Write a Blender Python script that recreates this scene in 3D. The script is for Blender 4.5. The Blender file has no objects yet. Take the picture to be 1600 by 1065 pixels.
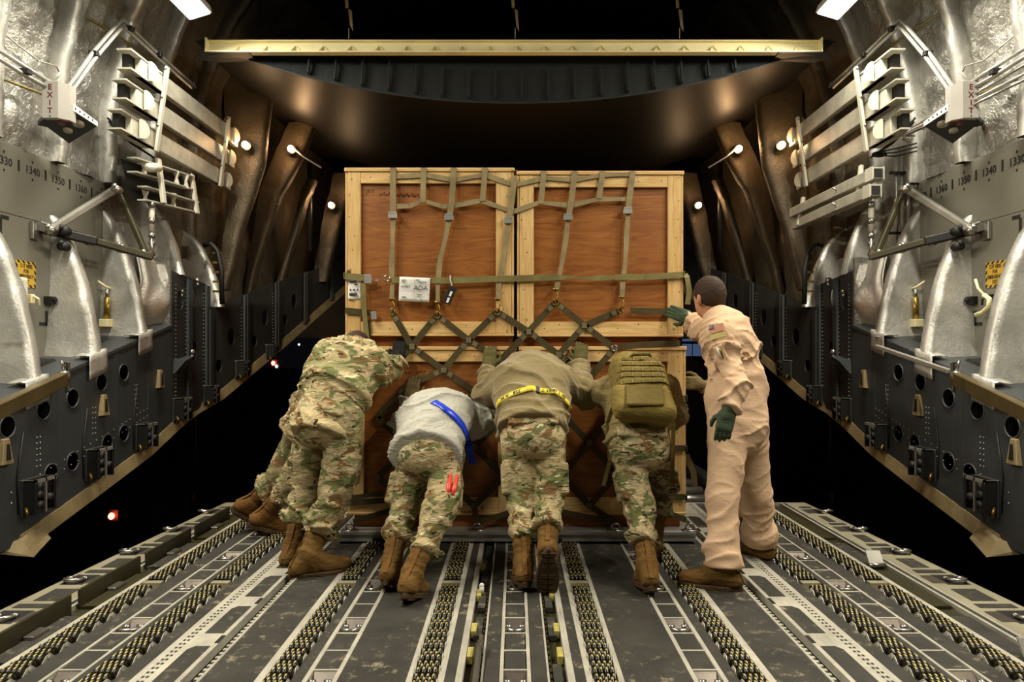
import bpy, bmesh, math, random
import numpy as np
from mathutils import Vector, Matrix
random.seed(7)
rng = np.random.default_rng(11)
SC = bpy.context.scene
COL = SC.collection
# ------------------------------------------------------------------ camera, world, exposure
FPX = 1067.0                       # focal length in pixels of a 1600 px wide frame
CAM_Z = 1.2
cam_d = bpy.data.cameras.new('camera')
cam_d.sensor_width = 36.0
cam_d.lens = 36.0 * FPX / 1600.0
cam_d.shift_x = -5.0 / 1600.0
cam_d.shift_y = 12.5 / 1600.0
cam_d.clip_start = 0.05
cam_d.clip_end = 500
cam = bpy.data.objects.new('camera', cam_d)
cam.location = (0, 0, CAM_Z)
cam.rotation_euler = (math.pi / 2, 0, 0)
COL.objects.link(cam)
SC.camera = cam
SC.view_settings.view_transform = 'Standard'
SC.view_settings.look = 'None'
SC.view_settings.gamma = 1.0
SC.view_settings.use_curve_mapping = False
SC.view_settings.exposure = 0.1
w = bpy.data.worlds.new('night_sky')
w.use_nodes = True
w.node_tree.nodes['Background'].inputs[0].default_value = (0.002, 0.002, 0.0026, 1)
w.node_tree.nodes['Background'].inputs[1].default_value = 1.0
SC.world = w
BAY_LIGHT_POWER = 68.0
BAY_SPREAD = math.radians(168)      # the fixtures' lenses keep the light down and inboard             # each fluorescent bay fixture, watts
BAY_COLOR = (1.0, 0.93, 0.77)
AMBER = (1.0, 0.52, 0.20)
# ------------------------------------------------------------------ helpers
def V(*a):
    return Vector(a)
def P(px, py, Y):
    """point seen at photo pixel (px,py) standing at distance Y"""
    return Vector(((px - 805.0) * Y / FPX, Y, CAM_Z + (545.0 - py) * Y / FPX))
def lerp(a, b, t):
    return a + (b - a) * t
def interp(x, tab):
    if x <= tab[0][0]:
        return tab[0][1]
    for (x0, y0), (x1, y1) in zip(tab, tab[1:]):
        if x <= x1:
            return y0 + (y1 - y0) * (x - x0) / (x1 - x0)
    return tab[-1][1]
def tag(o, label=None, cat=None, group=None, kind=None):
    if label: o['label'] = label
    if cat: o['category'] = cat
    if group: o['group'] = group
    if kind: o['kind'] = kind
    return o
def empty(name, loc=(0, 0, 0), label=None, cat=None, group=None, kind=None):
    o = bpy.data.objects.new(name, None)
    o.empty_display_size = 0.05
    o.location = loc
    COL.objects.link(o)
    return tag(o, label, cat, group, kind)
def world_at(o):
    return o.location.copy() if o.parent is None else o.location + o.matrix_parent_inverse.translation + world_at(o.parent)
def put(o, parent):
    if parent is not None:
        o.parent = parent
        o.matrix_parent_inverse = Matrix.Translation(-world_at(parent))
    return o
def mesh_obj(name, me, mat, parent=None, smooth=False):
    if mat is not None and not me.materials:
        me.materials.append(mat)
    if smooth:
        me.polygons.foreach_set('use_smooth', [True] * len(me.polygons))
    o = bpy.data.objects.new(name, me)
    COL.objects.link(o)
    return put(o, parent)
def inst(name, me, loc, parent=None, rot=None, scale=None):
    o = bpy.data.objects.new(name, me)
    COL.objects.link(o)
    o.location = loc
    if rot: o.rotation_euler = rot
    if scale: o.scale = scale
    return put(o, parent)
class MB:
    """collects shapes into one mesh"""
    def __init__(s):
        s.v = []; s.f = []
    def add(s, vs, fs):
        n = len(s.v)
        s.v += [tuple(x) for x in vs]
        s.f += [tuple(i + n for i in f) for f in fs]
        return s
    def hexa(s, c):   # 8 corners: bottom 4 ccw, top 4 ccw
        return s.add(c, [(3, 2, 1, 0), (4, 5, 6, 7), (0, 1, 5, 4), (1, 2, 6, 5), (2, 3, 7, 6), (3, 0, 4, 7)])
    def box(s, x0, x1, y0, y1, z0, z1):
        x0, x1 = min(x0, x1), max(x0, x1)
        return s.hexa([(x0, y0, z0), (x1, y0, z0), (x1, y1, z0), (x0, y1, z0), (x0, y0, z1), (x1, y0, z1), (x1, y1, z1), (x0, y1, z1)])
    def obox(s, c, ax, h):   # oriented box: centre, three axes, three half sizes
        c = Vector(c); a = [Vector(ax[i]).normalized() * h[i] for i in range(3)]
        return s.hexa([c + a[0] * i + a[1] * j + a[2] * k for k in (-1, 1) for (i, j) in ((-1, -1), (1, -1), (1, 1), (-1, 1))])
    def bar(s, p, q, wd, th, up=(0, 0, 1)):   # rectangular bar from p to q
        p = Vector(p); q = Vector(q); d = (q - p)
        L = d.length; d.normalize()
        side = d.cross(Vector(up))
        if side.length < 1e-4: side = d.cross(Vector((1, 0, 0)))
        side.normalize(); u = side.cross(d)
        return s.obox((p + q) / 2, (d, side, u), (L / 2, wd / 2, th / 2))
    def tube(s, pts, r, n=8, cap=True, radii=None):
        pts = [Vector(p) for p in pts]
        rings = []; prev = None
        for i, p in enumerate(pts):
            d = (pts[min(i + 1, len(pts) - 1)] - pts[max(i - 1, 0)]).normalized()
            if prev is None:
                a = d.cross(Vector((0, 0, 1)))
                if a.length < 1e-3: a = d.cross(Vector((1, 0, 0)))
            else:
                a = prev - d * prev.dot(d)
                if a.length < 1e-4: a = d.cross(Vector((1, 0, 0)))
            a.normalize(); prev = a; b = d.cross(a)
            rr = radii[i] if radii else r
            rings.append([p + (a * math.cos(2 * math.pi * k / n) + b * math.sin(2 * math.pi * k / n)) * rr for k in range(n)])
        vs = [x for ring in rings for x in ring]; fs = []
        for i in range(len(rings) - 1):
            for k in range(n):
                fs.append((i * n + k, i * n + (k + 1) % n, (i + 1) * n + (k + 1) % n, (i + 1) * n + k))
        if cap:
            fs.append(tuple(range(n))[::-1]); fs.append(tuple((len(rings) - 1) * n + k for k in range(n)))
        return s.add(vs, fs)
    def cyl(s, p, q, r, n=12, r2=None):
        return s.tube([p, q], r, n, True, [r, r if r2 is None else r2])
    def ring(s, c, ax, R, r, n=14, m=6, arc=2 * math.pi, start=0.0):   # torus (part) round axis ax
        c = Vector(c); ax = Vector(ax).normalized()
        a = ax.orthogonal().normalized(); b = ax.cross(a)
        k = n if arc > 6.2 else n + 1
        pts = [c + (a * math.cos(start + arc * i / n) + b * math.sin(start + arc * i / n)) * R for i in range(n + 1)]
        return s.tube(pts, r, m, arc < 6.2)
    def ball(s, c, r, n=10, m=6, sc=(1, 1, 1)):
        c = Vector(c); vs = [c + Vector((0, 0, r * sc[2]))]; fs = []
        for i in range(1, m):
            t = math.pi * i / m
            for k in range(n):
                p = 2 * math.pi * k / n
                vs.append(c + Vector((r * sc[0] * math.sin(t) * math.cos(p), r * sc[1] * math.sin(t) * math.sin(p), r * sc[2] * math.cos(t))))
        vs.append(c - Vector((0, 0, r * sc[2])))
        for k in range(n):
            fs.append((0, 1 + k, 1 + (k + 1) % n))
            e = 1 + (m - 2) * n
            fs.append((len(vs) - 1, e + (k + 1) % n, e + k))
        for i in range(m - 2):
            for k in range(n):
                a = 1 + i * n
                fs.append((a + k, a + n + k, a + n + (k + 1) % n, a + (k + 1) % n))
        return s.add(vs, fs)
    def poly(s, pts, thick):   # polygon (ordered, planar, 3D) extruded by vector thick
        t = Vector(thick); n = len(pts)
        vs = [Vector(p) for p in pts] + [Vector(p) + t for p in pts]
        fs = [tuple(range(n)), tuple(range(n, 2 * n))[::-1]]
        for i in range(n):
            fs.append((i, i + n, (i + 1) % n + n, (i + 1) % n))
        return s.add(vs, fs)
    def ribbon(s, pts, wd, th, nrm=(0, -1, 0), wds=None):   # flat strap along points, facing nrm
        pts = [Vector(p) for p in pts]; nv = Vector(nrm).normalized()
        vs = []; fs = []
        for i, p in enumerate(pts):
            d = (pts[min(i + 1, len(pts) - 1)] - pts[max(i - 1, 0)]).normalized()
            a = d.cross(nv); a.normalize(); ww = (wds[i] if wds else wd) / 2
            vs += [p + a * ww + nv * th / 2, p - a * ww + nv * th / 2, p - a * ww - nv * th / 2, p + a * ww - nv * th / 2]
        for i in range(len(pts) - 1):
            o = i * 4
            for k in range(4):
                fs.append((o + k, o + 4 + k, o + 4 + (k + 1) % 4, o + (k + 1) % 4))
        e = (len(pts) - 1) * 4
        fs += [(0, 1, 2, 3), (e + 3, e + 2, e + 1, e)]
        return s.add(vs, fs)
    def mesh(s, name='m'):
        me = bpy.data.meshes.new(name)
        me.from_pydata(s.v, [], s.f)
        bm = bmesh.new(); bm.from_mesh(me)
        bmesh.ops.recalc_face_normals(bm, faces=bm.faces)
        bm.to_mesh(me); bm.free()
        return me
    def build(s, name, mat, parent=None, smooth=False, bevel=0.0, seg=1):
        o = mesh_obj(name, s.mesh(name), mat, parent, smooth)
        if bevel:
            b = o.modifiers.new('bevel', 'BEVEL'); b.width = bevel; b.segments = seg; b.limit_method = 'ANGLE'; b.angle_limit = 0.7
        return o
def grid_mesh(name, G, mat, parent=None, smooth=True, thick=0.0):
    """G: array (n,m,3)"""
    n, m, _ = G.shape
    idx = np.arange(n * m).reshape(n, m)
    f = np.stack([idx[:-1, :-1], idx[1:, :-1], idx[1:, 1:], idx[:-1, 1:]], -1).reshape(-1, 4)
    me = bpy.data.meshes.new(name)
    me.from_pydata(G.reshape(-1, 3).tolist(), [], f.tolist())
    o = mesh_obj(name, me, mat, parent, smooth)
    if thick:
        s = o.modifiers.new('solid', 'SOLIDIFY'); s.thickness = thick; s.offset = 0
    return o
# lattice noise for geometry
_T = np.random.default_rng(3).random((32, 32, 32)).astype(np.float32)
def vnoise(x, y, z):
    x = np.asarray(x, np.float32); y = np.asarray(y, np.float32); z = np.asarray(z, np.float32)
    xi = np.floor(x).astype(np.int32); yi = np.floor(y).astype(np.int32); zi = np.floor(z).astype(np.int32)
    fx = x - xi; fy = y - yi; fz = z - zi
    fx = fx * fx * (3 - 2 * fx); fy = fy * fy * (3 - 2 * fy); fz = fz * fz * (3 - 2 * fz)
    x0 = xi & 31; x1 = (xi + 1) & 31; y0 = yi & 31; y1 = (yi + 1) & 31; z0 = zi & 31; z1 = (zi + 1) & 31
    a = _T[x0, y0, z0] * (1 - fx) + _T[x1, y0, z0] * fx
    b = _T[x0, y1, z0] * (1 - fx) + _T[x1, y1, z0] * fx
    c = _T[x0, y0, z1] * (1 - fx) + _T[x1, y0, z1] * fx
    d = _T[x0, y1, z1] * (1 - fx) + _T[x1, y1, z1] * fx
    return (a * (1 - fy) + b * fy) * (1 - fz) + (c * (1 - fy) + d * fy) * fz
def ridge(x, y, z):
    n = vnoise(x, y, z)
    return 1 - np.abs(2 * n - 1)
_TX = {}
def text_mesh(s, bold=0.0, align='CENTER'):
    key = (s, bold, align)
    if key not in _TX:
        cu = bpy.data.curves.new('lettering', 'FONT')
        cu.body = s; cu.size = 1.0; cu.align_x = align; cu.align_y = 'CENTER'; cu.extrude = .015; cu.offset = bold; cu.resolution_u = 2
        tmp = bpy.data.objects.new('tmp_text', cu); COL.objects.link(tmp)
        me = bpy.data.meshes.new_from_object(tmp.evaluated_get(bpy.context.evaluated_depsgraph_get()))
        bpy.data.objects.remove(tmp); bpy.data.curves.remove(cu); me.materials.clear(); _TX[key] = me
    return _TX[key]
for _s in ('1320', '1330', '1340', '1350', '1360', '1370', 'JRT', 'ADA', 'erAH', 'NO STEP', 'NO STEP ABOVE'): text_mesh(_s)
for _s in ('CUT HERE\nFOR\nEMERGENCY\nEXIT', 'AD 24\n1338', 'E\nX\nI\nT', '728', 'A', 'M', 'T', 'H', 'G', 'I', 'N'): text_mesh(_s, .02)
def text_obj(name, s, loc, size, mat, parent=None, rot=(math.pi / 2, 0, 0), align='CENTER', sx=1.0, bold=0.0):
    me = text_mesh(s, .02 if bold else 0.0, align).copy()
    o = mesh_obj(name, me, mat, None)
    o.location = loc
    o.rotation_euler = rot.to_euler() if isinstance(rot, Matrix) else rot
    o.scale = (size * sx, size, size)
    return put(o, parent)
# ------------------------------------------------------------------ materials
def srgb(h):
    h = h.lstrip('#')
    c = [int(h[i:i + 2], 16) / 255 for i in (0, 2, 4)]
    return tuple(x / 12.92 if x <= 0.04045 else ((x + 0.055) / 1.055) ** 2.4 for x in c) + (1.0,)
class NT:
    def __init__(s, name):
        s.m = bpy.data.materials.new(name); s.m.use_nodes = True
        s.t = s.m.node_tree; s.b = s.t.nodes['Principled BSDF']
        s.tc = None
    def n(s, typ, **kw):
        nd = s.t.nodes.new(typ)
        for k, v in kw.items():
            if k.startswith('i_'):
                nd.inputs[k[2:].replace('_', ' ')].default_value = v
            else:
                setattr(nd, k, v)
        return nd
    def link(s, a, b): s.t.links.new(a, b)
    def coord(s, scale=(1, 1, 1), rot=(0, 0, 0), kind='Object'):
        if s.tc is None: s.tc = s.n('ShaderNodeTexCoord')
        mp = s.n('ShaderNodeMapping')
        mp.inputs['Scale'].default_value = scale; mp.inputs['Rotation'].default_value = rot
        s.link(s.tc.outputs[kind], mp.inputs['Vector'])
        return mp.outputs[0]
    def noise(s, co, scale, detail=3.0, rough=0.5, dist=0.0):
        nd = s.n('ShaderNodeTexNoise')
        nd.inputs['Scale'].default_value = scale; nd.inputs['Detail'].default_value = detail
        nd.inputs['Roughness'].default_value = rough; nd.inputs['Distortion'].default_value = dist
        s.link(co, nd.inputs['Vector'])
        return nd.outputs['Fac']
    def ramp(s, fac, stops, mode='LINEAR'):
        r = s.n('ShaderNodeValToRGB'); r.color_ramp.interpolation = mode
        e = r.color_ramp.elements
        e[0].position = stops[0][0]; e[0].color = stops[0][1]
        e[1].position = stops[-1][0]; e[1].color = stops[-1][1]
        for p, c in stops[1:-1]:
            x = e.new(p); x.color = c
        s.link(fac, r.inputs[0])
        return r.outputs[0]
    def mix(s, fac, a, b, blend='MIX'):
        m = s.n('ShaderNodeMix', data_type='RGBA', blend_type=blend)
        if isinstance(fac, (int, float)): m.inputs[0].default_value = fac
        else: s.link(fac, m.inputs[0])
        for sock, v in ((m.inputs[6], a), (m.inputs[7], b)):
            if isinstance(v, tuple): sock.default_value = v
            else: s.link(v, sock)
        return m.outputs[2]
    def bump(s, h, strength=0.3, dist=0.01):
        b = s.n('ShaderNodeBump'); b.inputs['Strength'].default_value = strength; b.inputs['Distance'].default_value = dist
        s.link(h, b.inputs['Height']); s.link(b.outputs[0], s.b.inputs['Normal'])
    def done(s, col=None, rough=0.5, metal=0.0, spec=0.5):
        if col is not None:
            if isinstance(col, tuple): s.b.inputs['Base Color'].default_value = col
            else: s.link(col, s.b.inputs['Base Color'])
        if isinstance(rough, (int, float)): s.b.inputs['Roughness'].default_value = rough
        else: s.link(rough, s.b.inputs['Roughness'])
        s.b.inputs['Metallic'].default_value = metal
        s.b.inputs['Specular IOR Level'].default_value = spec
        return s.m
BLK = (0, 0, 0, 1); WHT = (1, 1, 1, 1)
def m_plain(name, c, rough=0.5, metal=0.0, var=0.15, scale=6.0, spec=0.5, bump=0.0, bscale=60.0):
    t = NT(name); c = srgb(c) if isinstance(c, str) else c
    co = t.coord()
    n = t.noise(co, scale, 4.0, 0.6)
    dk = tuple(x * (1 - var) for x in c[:3]) + (1,)
    lt = tuple(min(1, x * (1 + var)) for x in c[:3]) + (1,)
    col = t.ramp(n, [(0.3, dk), (0.7, lt)])
    if bump: t.bump(t.noise(co, bscale, 3.0), bump, 0.004)
    return t.done(col, rough, metal, spec)
def m_emit(name, c, strength):
    t = NT(name)
    t.b.inputs['Base Color'].default_value = (0.8, 0.8, 0.8, 1)
    t.b.inputs['Emission Color'].default_value = c if len(c) == 4 else c + (1,)
    t.b.inputs['Emission Strength'].default_value = strength
    co = t.coord(); t.link(t.ramp(t.noise(co, 3.0), [(0.0, (.75, .75, .75, 1)), (1.0, (.85, .85, .85, 1))]), t.b.inputs['Base Color'])
    return t.m
def m_nonskid():
    t = NT('nonskid'); co = t.coord()
    base = t.ramp(t.noise(co, 5.0, 5.0, 0.65), [(0.3, srgb('#211f1a')), (0.7, srgb('#38352e'))])
    spots = t.ramp(t.noise(co, 16.0, 6.0, 0.7), [(0.55, BLK), (0.72, WHT)])
    area = t.ramp(t.noise(co, 2.2, 2.0), [(0.42, BLK), (0.62, WHT)])
    dust = t.mix(1.0, spots, area, 'MULTIPLY')
    m = t.n('ShaderNodeMath', operation='MULTIPLY'); t.link(dust, m.inputs[0]); m.inputs[1].default_value = 0.75
    col = t.mix(m.outputs[0], base, srgb('#b3a685'))
    t.bump(t.noise(co, 420.0, 2.0), 0.35, 0.002)
    return t.done(col, 0.72, 0.0, 0.4)
def m_rail():
    t = NT('rail_paint'); co = t.coord()
    base = t.ramp(t.noise(co, 4.0, 5.0, 0.7), [(0.25, srgb('#99958a')), (0.75, srgb('#d2cdba'))])
    scr = t.ramp(t.noise(t.coord((60, 3, 60)), 2.0, 4.0), [(0.55, BLK), (0.75, WHT)])
    m = t.n('ShaderNodeMath', operation='MULTIPLY'); t.link(scr, m.inputs[0]); m.inputs[1].default_value = 0.5
    col = t.mix(m.outputs[0], base, srgb('#6b675b'))
    return t.done(col, 0.42, 0.25)
def m_wood(name, c0, c1, c2, grain=(2.0, 2.0, 14.0), knots=True, rough=0.6):
    t = NT(name); co = t.coord(grain)
    n = t.noise(co, 3.0, 6.0, 0.6, 1.5)
    col = t.ramp(n, [(0.25, srgb(c0)), (0.5, srgb(c1)), (0.8, srgb(c2))])
    big = t.noise(t.coord(), 1.7, 3.0)
    col = t.mix(t.ramp(big, [(0.35, (0.0, 0, 0, 1)), (0.7, (0.45, .45, .45, 1))]), col, srgb(c0))
    if knots:
        v = t.n('ShaderNodeTexVoronoi'); v.inputs['Scale'].default_value = 5.0; t.link(t.coord((1, 1, 1)), v.inputs['Vector'])
        k = t.ramp(v.outputs['Distance'], [(0.06, WHT), (0.1, BLK)])
        col = t.mix(k, col, srgb('#6a3f17'))
    t.bump(n, 0.15, 0.003)
    return t.done(col, rough, 0.0, 0.35)
def m_plywood():
    t = NT('plywood'); co = t.coord((1.0, 1.0, 7.0))
    n = t.noise(co, 2.6, 7.0, 0.62, 2.2)
    col = t.ramp(n, [(0.22, srgb('#6f3a15')), (0.45, srgb('#8d5525')), (0.62, srgb('#9c632d')), (0.85, srgb('#b87c3c'))])
    blot = t.noise(t.coord(), 2.3, 4.0, 0.6)
    col = t.mix(t.ramp(blot, [(0.5, BLK), (0.8, (0.55, .55, .55, 1))]), col, srgb('#6e3511'))
    t.bump(n, 0.08, 0.003)
    return t.done(col, 0.42, 0.0, 0.4)
def m_web(name, c, rough=0.75, scl=1.0):
    t = NT(name); co = t.coord()
    n = t.noise(co, 9.0, 4.0, 0.6); c = srgb(c)
    col = t.ramp(n, [(0.25, tuple(x * 0.62 for x in c[:3]) + (1,)), (0.75, tuple(x * 1.25 for x in c[:3]) + (1,))])
    wv = t.n('ShaderNodeTexWave', wave_type='BANDS', bands_direction='DIAGONAL'); wv.inputs['Scale'].default_value = 160.0 * scl; t.link(co, wv.inputs['Vector'])
    t.bump(wv.outputs['Fac'], 0.25, 0.002)
    return t.done(col, rough, 0.0, 0.3)
def m_silver(name, c='#c9c8c2', metal=0.85, rough=0.33, bs=0.55):
    t = NT(name); co = t.coord()
    n1 = t.noise(co, 4.0, 5.0, 0.6, 1.0)
    n2 = t.noise(t.coord((1, 1, 1)), 22.0, 4.0, 0.6, 2.0)
    col = t.ramp(n1, [(0.25, tuple(x * 0.72 for x in srgb(c)[:3]) + (1,)), (0.7, srgb(c))])
    st = t.ramp(t.noise(co, 7.0, 2.0), [(0.68, BLK), (0.78, (0.6, .6, .6, 1))])
    col = t.mix(st, col, srgb('#8d8062'))
    mx = t.mix(0.35, n1, n2)
    t.bump(mx, bs, 0.03)
    r = t.ramp(n2, [(0.3, (rough * .8,) * 3 + (1,)), (0.7, (rough * 1.35,) * 3 + (1,))])
    return t.done(col, r, metal)
def m_camo(name, seed=0.0, tint=1.0, small=1.0):
    t = NT(name)
    if t.tc is None: t.tc = t.n('ShaderNodeTexCoord')
    def co(sc, off):
        mp = t.n('ShaderNodeMapping'); mp.inputs['Scale'].default_value = sc; mp.inputs['Location'].default_value = (off + seed, off * 1.7 - seed, off * .3)
        t.link(t.tc.outputs['Object'], mp.inputs['Vector']); return mp.outputs[0]
    sc = (1.0, 1.0, 1.9)
    def k(c): return tuple(x * tint for x in srgb(c)[:3]) + (1,)
    n0 = t.noise(co(sc, 0.0), 4.0, 3.0, 0.5, 0.6)
    col = t.ramp(n0, [(0.36, k('#8f8a60')), (0.50, k('#bda981')), (0.66, k('#a8966c'))])
    g = t.ramp(t.noise(co(sc, 3.1), 8.0 * small, 3.0, 0.55, 0.9), [(0.535, BLK), (0.575, WHT)])
    col = t.mix(g, col, k('#6a6d42'))
    b = t.ramp(t.noise(co(sc, 7.7), 7.0 * small, 3.0, 0.55, 0.9), [(0.56, BLK), (0.60, WHT)])
    col = t.mix(b, col, k('#7d5f3a'))
    d = t.ramp(t.noise(co((1, 1, 2.6), 12.3), 13.0 * small, 3.0, 0.6, 0.9), [(0.63, BLK), (0.65, WHT)])
    col = t.mix(d, col, k('#2f281b'))
    l = t.ramp(t.noise(co((1, 1, 2.6), 17.9), 14.0 * small, 3.0, 0.6, 0.9), [(0.62, BLK), (0.64, WHT)])
    col = t.mix(l, col, k('#d8cba6'))
    w1 = t.noise(t.coord((1, 1, 2.2), (.5, .3, 0)), 11.0, 4.0, 0.6, 1.5)
    t.bump(t.mix(.06, w1, t.noise(t.coord(), 320.0, 2.0)), 0.75, 0.03)
    return t.done(col, 0.85, 0.0, 0.2)
def m_cloth(name, c, var=0.18, fine=300.0, fb=0.25, rough=0.88, sheen=0.0, crease=0.55):
    t = NT(name); co = t.coord(); c = srgb(c)
    n = t.noise(co, 7.0, 5.0, 0.65)
    col = t.ramp(n, [(0.25, tuple(x * (1 - var) for x in c[:3]) + (1,)), (0.75, tuple(min(1, x * (1 + var)) for x in c[:3]) + (1,))])
    w1 = t.noise(t.coord((1, 1, 2.2), (.5, .3, 0)), 11.0, 4.0, 0.6, 1.5)
    t.bump(t.mix(.02 + fb * .2, w1, t.noise(co, fine, 3.0, 0.7)), crease, 0.025)
    if sheen: t.b.inputs['Sheen Weight'].default_value = sheen
    return t.done(col, rough, 0.0, 0.2)
def m_hazard():
    t = NT('hazard_stripes'); co = t.coord()
    wv = t.n('ShaderNodeTexWave', wave_type='BANDS', bands_direction='DIAGONAL'); wv.inputs['Scale'].default_value = 14.0
    t.link(t.coord((0, 1, 1)), wv.inputs['Vector'])
    col = t.ramp(wv.outputs['Fac'], [(0.49, srgb('#191712')), (0.51, srgb('#c9a437'))])
    return t.done(col, 0.5)
M = dict(
    nonskid=m_nonskid(), rail=m_rail(),
    floorbase=m_plain('floor_pan', '#1c1b19', 0.6, 0.2),
    tray=m_plain('roller_tray', '#9d967c', 0.45, 0.3),
    roller=m_plain('roller_black', '#211d12', 0.22, 0.2, 0.25, 9, 0.6),
    rollerglint=m_plain('roller_glint', '#c9b972', 0.35, 0.35),
    steel=m_plain('bare_steel', '#a5a29a', 0.28, 0.9, 0.2, 14),
    alu=m_plain('aluminium', '#b4b2aa', 0.35, 0.6, 0.18, 5),
    pan=m_plain('ring_pan', '#686058', 0.35, 0.6, 0.25, 8),
    dark=m_plain('dark_metal', '#22211f', 0.5, 0.4),
    black=m_plain('black_paint', '#100f0e', 0.6),
    olivemetal=m_plain('olive_metal', '#37331d', 0.45, 0.3, 0.25),
    yellowgreen=m_plain('primer_yellow', '#b9ad5c', 0.5, 0.0, 0.2),
    padyellow=m_plain('pale_primer_plate', '#98927a', 0.45, 0.2, 0.2, 3),
    pine=m_wood('pine_vertical', '#b98d4e', '#d9b477', '#ecd09a', (14, 14, 1.2)),
    pineh=m_wood('pine_horizontal', '#b98d4e', '#d9b477', '#ecd09a', (1.2, 14, 14)),
    ply=m_plywood(),
    skid=m_wood('crate_skid', '#6d3a15', '#8f5426', '#a96a34', (1.5, 6, 10), False),
    web=m_web('webbing_light', '#94845f'), webdark=m_web('webbing_dark', '#4a3f22'), weblime=m_web('webbing_green', '#7c7345'),
    stitch=m_web('webbing_patch', '#6b6246'),
    silver=m_silver('silver_blanket', '#a5a39b', .7, .38, .95), silverdim=m_silver('shaded_blanket', '#6f6350', 0.5, 0.48, .6),  # second silver is the aft copy, its dim warm light put into the colour
    tape=m_silver('silver_tape', '#d2d0c8', 0.6, 0.4, 0.3),
    panel=m_plain('grey_panel', '#78766a', 0.42, 0.0, 0.07, 2.0, 0.5),
    sill=m_plain('blue_grey_frame', '#393d3f', 0.5, 0.0, 0.12, 3.0),
    sillink=m_plain('aft_frame', '#33322f', 0.5, 0.1, 0.2, 3.0),
    tan=m_plain('tan_sill_edge', '#8d7c58', 0.6, 0.1, 0.3, 6.0),
    cream=m_plain('cream_beam', '#eee4b4', 0.5, 0.0, 0.1, 3.0),
    beamgrey=m_plain('stowed_beam', '#aaa798', 0.5, 0.15, 0.22, 9.0),
    offwhite=m_plain('off_white_paint', '#bab6a6', .5, .05, .1), conduityellow=m_plain('conduit_yellow', '#857941', .45, .2),
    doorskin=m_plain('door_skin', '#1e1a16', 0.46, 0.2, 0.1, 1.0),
    doorface=m_plain('door_face', '#1f2324', 0.5, 0.1, 0.15, 2.0),
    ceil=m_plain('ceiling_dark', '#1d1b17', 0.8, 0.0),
    white=m_plain('white_paint', '#d8d6cf', 0.45, 0.0, 0.05),
    paper=m_plain('paper', '#e6e3dc', 0.7, 0.0, 0.03),
    ink=m_plain('ink', '#1c1a17', 0.7), inkfaint=m_plain('faint_ink', '#7d7a76', 0.8), marker=m_plain('marker', '#4a2410', 0.8),
    redlens=m_plain('red_lens', '#5c1010', 0.2), whitelens=m_plain('white_lens', '#b9b2a0', 0.25),
    brass=m_plain('brass_olive', '#8d7434', 0.3, 0.7), yellow=m_plain('sign_yellow', '#c9a437', 0.5),
    gunmetal=m_plain('fixture_grey', '#363837', 0.5, 0.2), signbox=m_plain('sign_box_grey', '#a19d95', .5, 0, .06),
    hazard=m_hazard(),
    bulb=m_emit('amber_bulb', (1.0, 0.72, 0.42), 60.0),
    tubeglow=m_emit('fluorescent_diffuser', (1.0, 0.96, 0.86), 9.0),
    redglow=m_emit('red_lamp', (1.0, 0.06, 0.03), 25.0),
    whiteglow=m_emit('white_lamp', (1.0, 0.9, 0.8), 4.0),
    bluewin=m_emit('cab_window_glow', (0.25, 0.4, 0.8), 0.16),
)
# ------------------------------------------------------------------ floor
Y0, Y1 = 1.9, 5.34                  # near and far end of the detailed floor
floor = empty('floor', (0, 0, 0), kind='structure', label='dark non-skid cargo ramp floor with cream rails')
MB().box(-2.42, 2.42, -2, Y0, -0.09, 0.0).build('forward_floor', M['nonskid'], floor)
MB().poly([(-2.42, Y0, -0.09), (2.42, Y0, -0.09), (2.26, Y1, -0.09), (-2.26, Y1, -0.09)], (0, 0, 0.03)).build('floor_pan', M['floorbase'], floor)
MB().box(-2.26, 2.26, Y1 - 0.03, Y1, -0.09, 0.001).build('ramp_edge', M['alu'], floor)
def strip(name, s, a, b, mat, z=0.0, y0=Y0, y1=Y1 - 0.03, th=0.055):
    return MB().box(s * a, s * b, y0, y1, z - th, z).build(name, M[mat], floor)
POCK = 0.165; PER = 0.495; PH = 2.885           # ring pocket length, repeat, phase along the floor
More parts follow.
